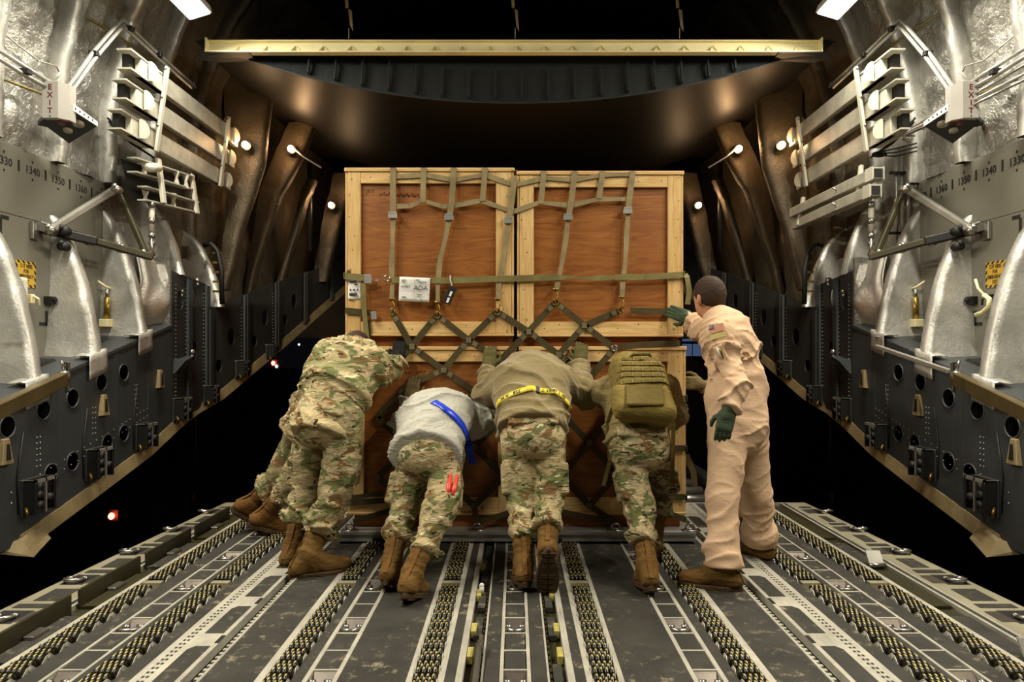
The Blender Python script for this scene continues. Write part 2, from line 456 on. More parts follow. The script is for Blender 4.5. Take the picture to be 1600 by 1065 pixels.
# shared ring: a shackle with two lugs lying in its pocket
rb = MB()
rb.tube([(-.042, 0, 0), (-.044, -.035, .006), (-.024, -.062, .010), (.024, -.062, .010), (.044, -.035, .006), (.042, 0, 0)], .0095, 6)
rb.cyl((-.052, 0, 0), (-.02, 0, 0), .012, 8); rb.cyl((.02, 0, 0), (.052, 0, 0), .012, 8)
RING = rb.mesh('tie_down_ring'); RING.materials.append(M['steel'])
RING.polygons.foreach_set('use_smooth', [True] * len(RING.polygons))
def ladder(x0, x1, y0=Y0, y1=Y1 - 0.03, rail=0.014, railmat='rail', cellmat='nonskid'):
    """tie-down track: rails and rungs, flush pads, recessed ring pockets"""
    t = empty('tie_down_track', ((x0 + x1) / 2, y0, 0)); put(t, floor)
    fr = MB()
    fr.box(x0, x0 + rail, y0, y1, -.05, .002); fr.box(x1 - rail, x1, y0, y1, -.05, .002)
    k0 = int((y0 - PH) / PER) - 1
    xa, xb = x0 + rail, x1 - rail
    for k in range(k0, 8):
        yb = PH + k * PER
        for (a, b) in ((yb, yb + POCK), (yb + POCK, yb + POCK * 2), (yb + POCK * 2, yb + PER)):
            a2, b2 = max(a, y0), min(b, y1)
            if b2 - a2 < .05: continue
            fr.box(xa, xb, a2 - .005, a2 + .005, -.05, .001)
            if a == yb:
                MB().add([(xa, a2 + .004, -.045), (xb, a2 + .004, -.045), (xb, b2 - .075, -.045), (xa, b2 - .075, -.045)], [(0, 1, 2, 3)]).build('ring_pocket', M['black'], t)
                MB().add([(xa, b2 - .075, -.045), (xb, b2 - .075, -.045), (xb, b2 - .004, -.003), (xa, b2 - .004, -.003)], [(0, 1, 2, 3)]).build('pocket_ramp', M['pan'], t)
                inst('tie_down_ring', RING, ((xa + xb) / 2, a2 + .082, -.008), t, scale=((xb - xa) / .112, 1, 1))
            else:
                MB().box(xa + .004, xb - .004, a2 + .006, b2 - .006, -.03, -.002).build('pad', M[cellmat], t)
    fr.build('track_frame', M[railmat], t)
ladder(-.058, .058)
for s in (-1, 1):
    for a, b, m in ((.060, .118, 'nonskid'), (.218, .258, 'nonskid'), (.395, .643, 'nonskid'), (.772, .813, 'nonskid'),
                    (.942, 1.138, 'nonskid'), (1.392, 1.458, 'nonskid'), (1.572, 1.598, 'nonskid'), (1.722, 1.803, 'nonskid'), (2.075, 2.10, 'nonskid')):
        strip('nonskid_strip', s, a, b, m)
    for a, b in ((.118, .126), (.192, .218), (.258, .282), (.375, .395), (.912, .942), (1.915, 1.945), (2.06, 2.075), (2.10, 2.112)):
        strip('floor_rail', s, a, b, 'rail', 0.003)
    ladder(min(s * .645, s * .770), max(s * .645, s * .770), rail=.017)
    ladder(min(s * 1.600, s * 1.720), max(s * 1.600, s * 1.720), rail=.012)
    # recessed lock channel beside the centre track, with cover plates and drilled yellow blocks
    ch = empty('lock_channel', (s * .16, Y0, 0)); put(ch, floor)
    MB().box(s * .128, s * .190, Y0, Y1 - .05, -.06, -.035).build('channel_bed', M['olivemetal'], ch)
    teeth = MB()
    for k in range(60):
        y = Y0 + .05 + k * .05
        teeth.box(s * .129, s * .137, y, y + .03, -.04, -.004)
    teeth.build('tooth_row', M['olivemetal'], ch)['kind'] = 'stuff'
    for y in (2.02, 2.42, 2.88, 3.19, 3.55, 4.0):
        if s < 0 and 2.1 < y < 2.6: continue
        MB().box(s * .142, s * .176, y, y + .2, -.03, -.008).build('cover_plate', M['nonskid'], ch)
    for y in (2.66, 2.9, 3.32, 3.72):
        yb = MB(); yb.box(s * .166, s * .189, y, y + .085, -.03, .004); yb.build('yellow_block', M['yellowgreen'], ch, bevel=.002)
        hb = MB()
        for i in range(5):
            for j in (0, 1):
                hb.cyl((s * (.172 + j * .01), y + .012 + i * .015, .0042), (s * (.172 + j * .01), y + .012 + i * .015, .0048), .002, 6)
        hb.build('drilled_hole', M['black'], ch)['kind'] = 'stuff'
    # logistics rail: cream plate with cut-outs, drilled row and toothed lip
    lr = empty('logistics_rail', (s * 1.26, Y0, 0)); put(lr, floor)
    MB().box(s * 1.205, s * 1.39, Y0, Y1 - .03, -.05, .006).build('rail_plate', M['rail'], lr)
    MB().box(s * 1.14, s * 1.204, Y0, Y1 - .03, -.05, -.03).build('rail_slot', M['black'], lr)
    MB().box(s * 1.14, s * 1.15, Y0, Y1 - .03, -.05, .004).build('rail_lip', M['rail'], lr)
    tb = MB(); hb = MB()
    for k in range(96):
        y = Y0 + .02 + k * .035
        if y > Y1 - .08: break
        tb.box(s * 1.152, s * 1.168, y, y + .016, -.03, .0)
        for j in (0, 1):
            hb.box(s * (1.335 + j * .016), s * (1.345 + j * .016), y, y + .014, .006, .0068)
    tb.build('rail_tooth_row', M['rail'], lr)['kind'] = 'stuff'
    hb.build('drilled_row', M['black'], lr)['kind'] = 'stuff'
    for k in range(8):
        y = Y0 + .12 + k * .425
        if y > 4.9: break
        cut = MB()
        cut.poly([(s * 1.225, y, .0062), (s * 1.305, y, .0062), (s * 1.305, y + .27, .0062), (s * 1.285, y + .30, .0062), (s * 1.225, y + .30, .0062)], (0, 0, .001))
        cut.build('cut_out', M['nonskid'], lr)
        MB().box(s * 1.206, s * 1.222, y + .33, y + .40, .0062, .0085).build('latch_plate', M['dark'], lr)
    # side restraint rail
    sr = empty('side_restraint_rail', (s * 2.0, Y0, 0)); put(sr, floor)
    MB().box(s * 1.947, s * 2.058, Y0, Y1 - .03, -.06, -.02).build('channel_bed', M['olivemetal'], sr)
    for k, y in enumerate((2.05, 2.62, 3.2, 3.78, 4.36)):
        MB().box(s * 1.96, s * 2.045, y, y + .46, -.025, -.004).build('restraint_cover', M['olivemetal'] if k % 2 == 0 else M['nonskid'], sr)
        if s < 0:      # guides flipped up on this side
            MB().box(-2.052, -2.038, y, y + .52, -.02, .075).build('guide_flange', M['olivemetal'], sr, bevel=.003)
            MB().box(-2.036, -1.99, y + .2, y + .3, -.02, .012).build('guide_hinge', M['steel'], sr, bevel=.003)
        elif k in (1, 3):
            f = MB(); f.poly([(1.965, y, .0), (2.045, y, .0), (2.045, y + .05, .07), (1.965, y + .05, .07)], (0, .012, 0)); f.build('guide_flap', M['alu'], sr)
            MB().cyl((1.96, y, .004), (2.05, y, .004), .012, 8).build('flap_pin', M['steel'], sr, True)
    # outer plate with pads and ring pockets
    op = empty('outer_tie_down_plate', (s * 2.25, Y0, 0)); put(op, floor)
    MB().poly([(s * 2.113, Y0, -.05), (s * 2.42, Y0, -.05), (s * 2.26, Y1 - .03, -.05), (s * 2.113, Y1 - .03, -.05)], (0, 0, .053)).build('outer_plate', M['padyellow'], op)
    for k in range(-1, 5):
        y = 3.47 + k * .495
        wd = lambda yy: 2.42 - .16 * (yy - Y0) / (Y1 - Y0) - .03
        if y + .15 < Y1 - .05 and y > Y0:
            MB().box(s * 2.20, s * wd(y), y, y + .15, .0032, .0042).build('ring_recess', M['black'], op)
            r = inst('tie_down_ring', RING, (s * 2.27, y + .07, .012), op)
            p = MB(); p.add([(s * 2.135, y + .02, .0045), (s * 2.2, y + .02, .0045), (s * 2.2, y + .14, .0045), (s * 2.135, y + .14, .0045)], [(0, 1, 2, 3)]); p.build('ring_ramp', M['pan'], op)
        if y + .32 < Y1 - .05 and y + .17 > Y0:
            MB().box(s * 2.15, s * (wd(y + .3)), y + .18, y + .23, .003, .0055).build('pad', M['nonskid'], op)
        if y + .47 < Y1 - .05 and y + .27 > Y0:
            MB().box(s * 2.17, s * (wd(y + .4) - .03), y + .27, y + .43, .003, .0055).build('pad', M['nonskid'], op)
# small hardware in the open lock channel
lv = MB(); lv.bar((-.142, 2.15, .0), (-.142, 2.72, .03), .02, .03); lv.bar((-.136, 2.66, .03), (-.136, 2.74, .045), .016, .03)
lv = lv.build('lock_lever', M['steel'], None, bevel=.003); tag(lv, 'worn steel lock lever raised beside the centre floor track', 'lever')
sw = MB(); sw.cyl((-.165, 3.36, .0), (-.165, 3.36, .035), .012, 10); sw.ball((-.165, 3.36, .037), .013)
tag(sw.build('floor_peg', M['white'], None, True), 'small white peg standing in the channel beside the centre track', 'peg')
# ------------------------------------------------------------------ roller conveyors
rm = MB()
def wheel(mb, cx, cy, r=.0235, wdt=.0098):
    # squat barrel wheel turning on the x axis
    prof = ((-wdt, r * .5), (-wdt * .8, r * .88), (-wdt * .35, r), (wdt * .35, r), (wdt * .8, r * .88), (wdt, r * .5))
    n = 10; vs = []; fs = []
    for (dx, rr) in prof:
        for k in range(n):
            a = 2 * math.pi * k / n
            vs.append((cx + dx, cy + rr * math.cos(a), rr * math.sin(a)))
    for i in range(len(prof) - 1):
        for k in range(n):
            fs.append((i * n + k, i * n + (k + 1) % n, (i + 1) * n + (k + 1) % n, (i + 1) * n + k))
    fs.append(tuple(range(n))); fs.append(tuple((len(prof) - 1) * n + k for k in range(n)))
    mb.add(vs, fs)
for i in range(4): wheel(rm, -.0315 + i * .021, -.026)
for i in range(3): wheel(rm, -.021 + i * .021, .0)
for i in range(4): wheel(rm, -.0315 + i * .021, .026)
RLR = rm.mesh('roller'); RLR.materials.append(M['roller']); RLR.materials.append(M['rollerglint'])
for pg in RLR.polygons:      # pale band round each wheel, a lamp glint put into the colour
    if all(abs(math.hypot(RLR.vertices[i].co.y - round(RLR.vertices[i].co.y / .026) * .026, RLR.vertices[i].co.z) - .0235) < 3e-4 for i in pg.vertices): pg.material_index = 1
RLR.polygons.foreach_set('use_smooth', [True] * len(RLR.polygons))
row_words = {.327: 'nearest the centre track', .863: 'second out from the centre track', 1.515: 'just outside the logistics rail', 1.862: 'beside the outer restraint rail'}
for s in (-1, 1):
    for xc in (.327, .863, 1.515, 1.862):
        c = empty('roller_conveyor', (s * xc, Y0, 0), 'black multi-wheel roller conveyor %s, %s side of the floor' % (row_words[xc], 'left' if s < 0 else 'right'), 'roller conveyor', 'roller conveyors in the ramp floor')
        hw = .0465
        MB().box(s * xc - hw, s * xc + hw, Y0, Y1 - .04, -.056, -.03).build('tray', M['tray'], c)
        lip = MB(); y = Y0 + .03; k = 0
        while y < Y1 - .09:
            if abs(y - 3.52) < .045:
                MB().box(s * xc - hw, s * xc + hw, 3.49, 3.53, -.03, .004).build('cross_bar', M['tray'], c); y = 3.585; continue
            inst('roller', RLR, (s * xc, y, -.002), c)
            for e in (-1, 1):
                lip.poly([(s * xc + e * hw, y - .04, -.03), (s * xc + e * hw, y - .04, -.012), (s * xc + e * hw, y - .012, .012), (s * xc + e * hw, y + .012, .012), (s * xc + e * hw, y + .04, -.012), (s * xc + e * hw, y + .04, -.03)], (-e * .003, 0, 0))
                lip.cyl((s * xc + e * (hw + .004), y, .0), (s * xc + e * (hw - .004), y, .0), .008, 6)
            y += .104
        lip.build('side_bracket', M['rail'], c)['kind'] = 'stuff'
# ------------------------------------------------------------------ side walls
def Xw(Y): return 2.9 if Y <= 6.2 else 2.9 - .179 * (Y - 6.2)
def Rs(Y): return 3.27 if Y <= 6.2 else 3.27 - .17 * (Y - 6.2)
ZB = [(3.6, -.08), (4.0, .04), (4.835, .24), (5.4, .38), (5.86, .541), (6.57, .738), (7.7, 1.236), (9.34, 2.0), (11, 2.7)]
ZT = [(3.0, .707), (5.745, 1.404), (5.75, 1.86), (6.35, 1.80), (6.36, 1.56), (6.7, 1.67), (7.7, 1.98), (9.4, 2.43), (11, 3.1)]
ZC = 2.77
def mir(s, p):
    """left-side point to the wanted side (the right wall stands a hand closer near the camera)"""
    p = Vector(p)
    if s < 0: return p
    off = .06 * max(0.0, min(1.0, (8.6 - p.y) / 3.4))
    return Vector((-p.x - off, p.y, p.z))
def LP(s, px, py, Y):
    return mir(s, P(px, py, Y))
def holed_panel(s, outline, holes, X, th, name, mat, parent):
    """panel in the plane of the side wall; outline and holes in (Y,Z)"""
    bm = bmesh.new(); loops = []
    for pts in [outline] + holes:
        vs = [bm.verts.new(mir(s, (-X(y) if callable(X) else -X, y, z))) for (y, z) in pts]
        for i in range(len(vs)):
            loops.append(bm.edges.new((vs[i], vs[(i + 1) % len(vs)])))
    bmesh.ops.triangle_fill(bm, use_beauty=True, use_dissolve=False, edges=loops)
    me = bpy.data.meshes.new(name); bm.to_mesh(me); bm.free()
    o = mesh_obj(name, me, M[mat], parent)
    sd = o.modifiers.new('solid', 'SOLIDIFY'); sd.thickness = th; sd.offset = 0
    return o
def circ(y, z, r, n=16, ry=None):
    return [(y + (ry or r) * math.cos(2 * math.pi * k / n), z + r * math.sin(2 * math.pi * k / n)) for k in range(n)]
HOLES = [(10, 667), (66, 640), (112, 622), (157, 597), (192, 582), (238, 568), (78, 740), (112, 721), (166, 692), (192, 677)]
FRAMES = [3.57, 4.17, 4.77, 5.37, 5.97]
for s in (-1, 1):
    side = 'left' if s < 0 else 'right'
    wall = empty('wall_' + side, mir(s, (-2.9, 4.5, 0.0)), kind='structure', label='%s cargo bay side wall of grey panels and silver insulation' % side)
    # lower blue-grey panels with lightening holes
    edges = [(3.0, 4.335), (4.355, 4.945), (4.965, 5.39), (5.41, 5.745)]
    hp = [(2.9 * FPX / (805 - px), CAM_Z + (545 - py) * (2.9 / (805 - px))) for px, py in HOLES]
    for (a, b) in edges:
        hs = [circ(y, z, .062) for (y, z) in hp if a + .06 < y < b - .06]
        a2 = max(a, 3.86 if a < 3.5 else a)
        zb = lambda y: interp(y, ZB)
        out = [(a, zb(max(a, 3.99)) + .02), (3.99, zb(3.99) + .02)] if a < 3.9 else [(a, zb(a) + .02)]
        out += [(b, zb(b) + .02), (b, interp(b, ZT)), (a, interp(a, ZT))]
        holed_panel(s, out, hs, 2.9, .012, 'sill_panel', 'sill', wall)
        for h in hs:      # pressed flange round each hole
            MB().tube([mir(s, (-2.893, y, z)) for (y, z) in h + h[:1]], .006, 6, False).build('hole_flange', M['sill'], wall, True)
    for yj in (4.345, 4.955, 5.40):
        p = MB()
        a = mir(s, (-2.9, yj, interp(yj, ZB) + .03)); b = mir(s, (-2.9, yj, interp(yj, ZT)))
        p.bar(a, b, .05, .018, up=(1, 0, 0)); p.build('frame_strip', M['sill'], wall)
    # rivet rows and stiffener wires
    rv = MB()
    for (ya, yb) in ((3.92, 4.30), (4.38, 4.92), (4.98, 5.37)):
        for k in range(9):
            t = k / 8; y = ya + (yb - ya) * t
            for dz in (.30, .36):
                c = mir(s, (-2.893, y, interp(y, ZB) + dz)); rv.ball(c, .0045, 6, 4)
        ym = ya * .45 + yb * .55
        for k in range(6):
            for j in (0, 1):
                rv.ball(mir(s, (-2.893, ym + j * .03, interp(ym, ZB) + .42 + k * .035)), .0045, 6, 4)
    rv.build('rivet_row', M['alu'], wall)['kind'] = 'stuff'
    # dark cavity behind
    MB().add([mir(s, p) for p in ((-3.1, 3.0, -.3), (-3.1, 5.75, .6), (-3.1, 5.75, 1.35), (-3.1, 3.0, .68))], [(0, 1, 2, 3)]).build('cavity_back', M['black'], wall)
    # ledge
    lg = MB()
    lg.hexa([mir(s, p) for p in ((-2.888, 3.0, .68), (-3.24, 3.0, .70), (-3.24, 5.75, 1.40), (-2.888, 5.75, 1.375), (-2.888, 3.0, .712), (-3.24, 3.0, .73), (-3.24, 5.75, 1.43), (-2.888, 5.75, 1.41))])
    lg.build('sill_ledge', M['sill'], wall, bevel=.006)
    for y in (3.72, 4.36, 4.96, 5.5):
        z = interp(y, ZT) + .012
        b = MB(); b.hexa([mir(s, p) for p in ((-3.07, y, z), (-3.17, y + .02, z + .01), (-3.17, y + .20, z + .06), (-3.07, y + .22, z + .055), (-3.08, y + .01, z + .03), (-3.17, y + .02, z + .03), (-3.17, y + .19, z + .075), (-3.08, y + .2, z + .073))])
        b.build('ledge_tray', M['dark'], wall)
    # tan bottom sill
    ys = [3.99, 4.5, 4.835, 5.4, 5.86, 6.2, 6.57, 7.1, 7.7, 8.5, 9.34, 10.5]
    for i, (a, b) in enumerate(zip(ys, ys[1:])):
        za, zb_ = interp(a, ZB), interp(b, ZB)
        m = MB().hexa([mir(s, p) for p in ((-Xw(a) + .03, a, za - .02), (-Xw(a) - .10, a, za - .02), (-Xw(b) - .10, b, zb_ - .02), (-Xw(b) + .03, b, zb_ - .02),
                                             (-Xw(a) + .012, a, za + .075), (-Xw(a) - .10, a, za + .075), (-Xw(b) - .10, b, zb_ + .075), (-Xw(b) + .012, b, zb_ + .075))])
        m.build('bottom_sill', M['tan'], wall)
    m = MB().hexa([mir(s, p) for p in ((-2.80, 3.97, -.01), (-3.1, 3.74, .1), (-3.1, 3.99, .1), (-2.80, 4.12, .06), (-2.86, 3.97, .08), (-3.1, 3.74, .16), (-3.1, 3.99, .16), (-2.86, 4.12, .13))])
    m.build('sill_end', M['tan'], wall)
    # upper grey panels
    MB().hexa([mir(s, p) for p in ((-3.22, 3.0, 2.06), (-3.24, 3.0, 2.06), (-3.24, 5.36, 2.06), (-3.22, 5.36, 2.06), (-3.22, 3.0, 2.51), (-3.24, 3.0, 2.51), (-3.24, 5.36, 2.51), (-3.22, 5.36, 2.51))]).build('exit_panel', M['panel'], wall, bevel=.004)
    for (a, b) in ((3.0, 4.735), (4.76, 5.36)):
        pm = MB().hexa([mir(s, p) for p in ((-3.22, a, interp(a, ZT) + .02), (-3.24, a, interp(a, ZT) + .02), (-3.24, b, interp(b, ZT) - .03), (-3.22, b, interp(b, ZT) - .03),
                                              (-3.22, a, 2.058), (-3.24, a, 2.058), (-3.24, b, 2.058), (-3.22, b, 2.058))])
        pm.build('exit_panel', M['panel'], wall, bevel=.004)
    # insulation shell: vertical then following the fuselage circle; quilted bays between frames
    def shell(Y, t, inset=0.0):
        """t = height below the circle centre, then arc length above it"""
        R = Rs(Y) - inset
        zc = ZC + max(0, Y - 6.2) * .10
        if t <= zc: return (-R, Y, t)
        a = (t - zc) / R
        return (-R * math.cos(a), Y, zc + R * math.sin(a))
    bays = [(1.0, 3.0, 6), (3.0, 3.57, 8)] + [(a, b, 26) for a, b in zip(FRAMES, FRAMES[1:])] + [(5.97, 6.57, 22), (6.57, 7.2, 16), (7.2, 7.8, 14), (7.8, 8.5, 14), (8.5, 9.4, 12), (9.4, 11.5, 8)]
    for (a, b, n) in bays:
        t0 = 2.5 if b <= 5.38 else 1.35
        if a < 3: t0 = .7
        t1 = 5.15
        mm = 60 if n > 10 else 16
        G = np.zeros((n + 1, mm + 1, 3), np.float32)
        for i in range(n + 1):
            for j in range(mm + 1):
                u = i / n; v = j / mm
                Yc = lerp(a, b, u); t = lerp(t0, t1, v)
                bulge = .05 * math.sin(math.pi * u) * (0.6 + .4 * math.sin(v * 23 + a * 3) ** 2)
                G[i, j] = mir(s, shell(Yc, t, bulge))
        yy = G[..., 1]; zz = G[..., 2]
        cre = (ridge(yy * 7 + 3 * s, zz * 3.2, zz * 2 + yy * 3) ** 4) * .022 + (ridge(yy * 4 + zz * 5, zz * 6 - yy * 4, yy * 0 + s) ** 5) * .022 + (vnoise(yy * 14, zz * 14, yy * 0 + s * 3) - .5) * .008
        G[..., 0] += -np.sign(G[..., 0]) * cre
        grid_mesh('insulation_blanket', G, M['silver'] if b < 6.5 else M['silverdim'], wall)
    # wrapped frame ribs between the bays, above the panels
    for Y in FRAMES + [6.57]:
        n = 40; G = np.zeros((7, n + 1, 3), np.float32)
        t0 = 2.5 if Y < 5.4 else 1.9
        for j in range(n + 1):
            t = lerp(t0, 5.1, j / n)
            wob = .003 * math.sin(j * 1.7 + Y * 5) + .004 * math.sin(j * .63 + s)
            for i, (dy, ins) in enumerate(((-.04, -.03), (-.038, .05), (-.040, .115), (0, .122), (.040, .115), (.038, .05), (.04, -.03))):
                G[i, j] = mir(s, shell(Y + dy + wob * .6, t, ins + wob + .004 * math.sin(j * 3.1 + i * 2)))
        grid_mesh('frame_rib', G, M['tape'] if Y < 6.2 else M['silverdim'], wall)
    # silver gussets sweeping down to the ledge edge
    for gi, Y in enumerate((3.57, 4.17, 4.77, 5.37, 5.97, 6.57)):
        zt = interp(Y - .06, ZT) if Y < 5.7 else (1.84 if Y < 6.3 else 1.60)
        H = 1.05 if Y < 5.7 else .75
        xb = 2.87 if Y < 6.3 else 2.78
        prof = [(xb, 0), (xb + .02, .08), (xb + .07, .28), (xb + .14, .52), (xb + .23, .76), (xb + .31, .9), (xb + .42, 1.0)]
        n = 24; G = np.zeros((9, n + 1, 3), np.float32)
        for j in range(n + 1):
            v = j / n
            x = interp(v, [(p[1], p[0]) for p in prof]); z = zt + H * v
            for i, (dy, ax) in enumerate(((-.04, .36), (-.036, .20), (-.034, .05), (-.042, .0), (0, -.006), (.042, .0), (.034, .05), (.036, .20), (.04, .36))):
                q = np.array(mir(s, (-(min(x + ax, 3.34)), Y + dy + .06 * (1 - v) ** 3 * (-1), z)))
                nn = float(vnoise(z * 9 + i, x * 9 + Y * 7, v * 8 + s)) - .5
                q[0] += nn * .012; q[1] += (float(vnoise(z * 8 + 9, x * 11, Y * 5 + i * .5)) - .5) * .022
                G[i, j] = q
        grid_mesh('silver_gusset', G, M['tape'], wall)
        if Y < 5.5:      # taped foot wrapped over the ledge edge
            f = np.zeros((8, 9, 3), np.float32)
            for i in range(8):
                for j in range(9):
                    dy = -.12 + .2 * i / 7; v = j / 8
                    x, z = ((2.98 - .11 * min(1, v * 2)), zt + .04) if v < .5 else (2.868, zt + .04 - .16 * (v - .5) * 2)
                    f[i, j] = mir(s, (-x + .012 * (float(vnoise(i * .9, j * .9, Y * 3)) - .5), Y + dy - .05, z + (Y + dy - Y) * .25 + .015 * (float(vnoise(i * .8, j * .7, Y)) - .5)))
            grid_mesh('tape_foot', f, M['tape'], wall, True, .004)
    # quilted silver block standing on the end of the ledge
    Gq = np.zeros((25, 21, 3), np.float32)
    for i in range(25):
        for j in range(21):
            u, v = i / 24, j / 20
            y = lerp(5.44, 5.74, u); z = lerp(interp(y, ZT), 2.0 - .08 * u, v)
            x = 2.93 + .10 * (1 - u) + .03 * abs(math.sin(u * 3.1)) - .05 * math.sin(math.pi * v)
            x += .05 * float(ridge(y * 9, z * 5, 3.3)) ** 3
            Gq[i, j] = mir(s, (-x, y, z))
    grid_mesh('quilted_block', Gq, M['tape'], wall, True, .01)
    MB().hexa([mir(s, p) for p in ((-2.9, 5.735, 1.39), (-3.2, 5.735, 1.39), (-3.2, 5.76, 1.39), (-2.9, 5.76, 1.39), (-2.9, 5.735, 1.97), (-3.2, 5.735, 1.97), (-3.2, 5.76, 1.97), (-2.9, 5.76, 1.97))]).build('block_edge', M['silver'], wall)
    # aft lower wall: frames with holes, narrowing and rising towards the tail
    aft = [(5.76, 6.34), (6.36, 6.95), (6.97, 7.55), (7.57, 8.2), (8.22, 8.9), (8.92, 10.9)]
    for i, (a, b) in enumerate(aft):
        out = [(a, interp(a, ZB) + .03), (b, interp(b, ZB) + .03), (b, interp(b - .001, ZT)), (a, interp(a + .001, ZT))]
        hs = []
        ym = (a + b) / 2; zl = interp(ym, ZB); zh = interp(ym, ZT)
        if b < 8.5:
            hs = [circ(ym + .08, lerp(zl, zh, .62), .085, 14, .06), circ(ym - .12, lerp(zl, zh, .3), .06, 14, .05)]
            if i == 0: hs = [circ(5.90, 1.62, .085, 14, .06), circ(6.14, 1.66, .085, 14, .06), circ(6.15, 1.18, .09, 14, .06)]
        holed_panel(s, out, hs, Xw, .012, 'aft_panel', 'sillink', wall)
        for yy in (a + .015, b - .015) if i else (6.02, b - .015):
            z0, z1 = interp(yy, ZB) + .04, interp(yy, ZT) - (.0 if i else .02)
            m = MB().bar(mir(s, (-Xw(yy) + .03, yy, z0)), mir(s, (-Xw(yy) + .03, yy, z1)), .022, .07, up=(0, 1, 0)); m.build('aft_stiffener', M['sill'] if i < 2 else M['sillink'], wall)
    cav = MB(); cy_ = [5.76, 6.34, 6.37, 7.0, 7.7, 8.6, 9.4, 11]
    for a, b in zip(cy_, cy_[1:]):
        cav.add([mir(s, p) for p in ((-Xw(a) - .14, a, interp(a, ZB)), (-Xw(b) - .14, b, interp(b, ZB)), (-Xw(b) - .14, b, interp(b, ZT) - .05), (-Xw(a) - .14, a, interp(a, ZT) - .05))], [(0, 1, 2, 3)])
    cav.build('aft_cavity_back', M['black'], wall)
    rv = MB()
    for yy in (5.82, 6.0, 6.3, 6.42, 6.9, 7.0, 7.5, 7.6):
        z0, z1 = interp(yy, ZB) + .1, interp(yy, ZT) - .06
        for k in range(int((z1 - z0) / .035)):
            rv.ball(mir(s, (-Xw(yy) + .008, yy, z0 + k * .035)), .005, 6, 4)
    rv.build('aft_rivet_row', M['alu'], wall)['kind'] = 'stuff'
    # recessed dark pocket and bracket shelf ahead of the aft panels
    MB().hexa([mir(s, p) for p in ((-2.885, 5.78, .99), (-2.97, 5.78, .99), (-2.97, 6.0, 1.03), (-2.885, 6.0, 1.03), (-2.80, 5.80, 1.10), (-2.97, 5.78, 1.12), (-2.97, 6.0, 1.14), (-2.82, 6.0, 1.14))]).build('bracket_shelf', M['sill'], wall)
    # aft warm-lit wrapped frames
    aftr = [
        (6.9, [(424, 120), (418, 170), (409, 255), (392, 310), (376, 356), (366, 400), (352, 452)], [(350, 120), (350, 170), (356, 240), (352, 300), (350, 356), (345, 400), (340, 452)]),
        (7.5, [(492, 190), (478, 225), (470, 244), (450, 281), (438, 300), (425, 340), (412, 380), (398, 420), (390, 462)], [(450, 190), (440, 215), (431, 232), (408, 286), (404, 300), (400, 330), (394, 370), (386, 420), (378, 462)]),
        (8.1, [(492, 280), (484, 300), (478, 312), (465, 360), (452, 400), (440, 445)], [(478, 280), (470, 300), (462, 330), (452, 365), (442, 400), (430, 445)]),
        (8.6, [(556, 270), (545, 300), (535, 330), (526, 365), (518, 400), (508, 440)], [(520, 270), (514, 300), (506, 330), (500, 365), (494, 400), (486, 440)])]
    for (Y, inn, outp) in aftr:
        n = 30
        def samp(tab, v):
            k = v * (len(tab) - 1); i = min(int(k), len(tab) - 2); f = k - i
            return (lerp(tab[i][0], tab[i + 1][0], f), lerp(tab[i][1], tab[i + 1][1], f))
        G = np.zeros((9, n + 1, 3), np.float32)
        for j in range(n + 1):
            a = samp(inn, j / n); b = samp(outp, j / n)
            pi, po = LP(s, a[0], a[1], Y), LP(s, b[0], b[1], Y)
            for i, (u, dy) in enumerate(((1.0, .02), (.7, -.0), (.35, -.012), (.08, -.01), (0, .02), (-.03, .07), (0, .12), (.3, .14), (1.0, .15))):
                q = np.array(pi.lerp(po, u)); q[1] += dy
                q[1] += (float(vnoise(j * .45, i * .9, Y * 3 + s)) - .5) * .03; q[0] += (float(vnoise(j * .6, i * .7 + 9, Y * 5)) - .5) * .012
                G[i, j] = q
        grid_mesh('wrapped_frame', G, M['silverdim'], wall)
    pl = MB(); pl.cyl(LP(s, 484, 255, 8.3), LP(s, 484, 392, 8.3), .03, 8); pl.build('standing_pipe', M['sillink'], wall, True)
    # outer skin closing the aft fuselage behind the frames is the insulation shell above
# ceiling
G = np.zeros((25, 25, 3), np.float32)
for i in range(25):
    for j in range(25):
        Y = lerp(0, 11.5, i / 24); a = lerp(math.radians(40), math.radians(140), j / 24); R = Rs(Y) + .02; zc = ZC + max(0, Y - 6.2) * .10
        G[i, j] = (-R * math.cos(a), Y, zc + R * math.sin(a))
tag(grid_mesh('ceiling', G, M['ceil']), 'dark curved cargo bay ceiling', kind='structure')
# ------------------------------------------------------------------ raised cargo door overhead
door = empty('door_1', (0, 5.78, 3.3), kind='structure', label='raised cargo door with cream edge beam and dark curved skin')
n = 40; YA, YB = 5.78, 12.0
def dz(x, Y):     # underside of the door
    hw = 2.66
    u = min(1.0, abs(x) / hw)
    return 3.80 - .52 * (1 - u ** 2.1)
G = np.zeros((n + 1, 13, 3), np.float32)
for i in range(n + 1):
    x = lerp(-2.70, 2.70, i / n)
    for j in range(13):
        Y = lerp(YA, YB, j / 12)
        G[i, j] = (x, Y, dz(x, Y))
grid_mesh('door_skin', G, M['doorskin'], door)
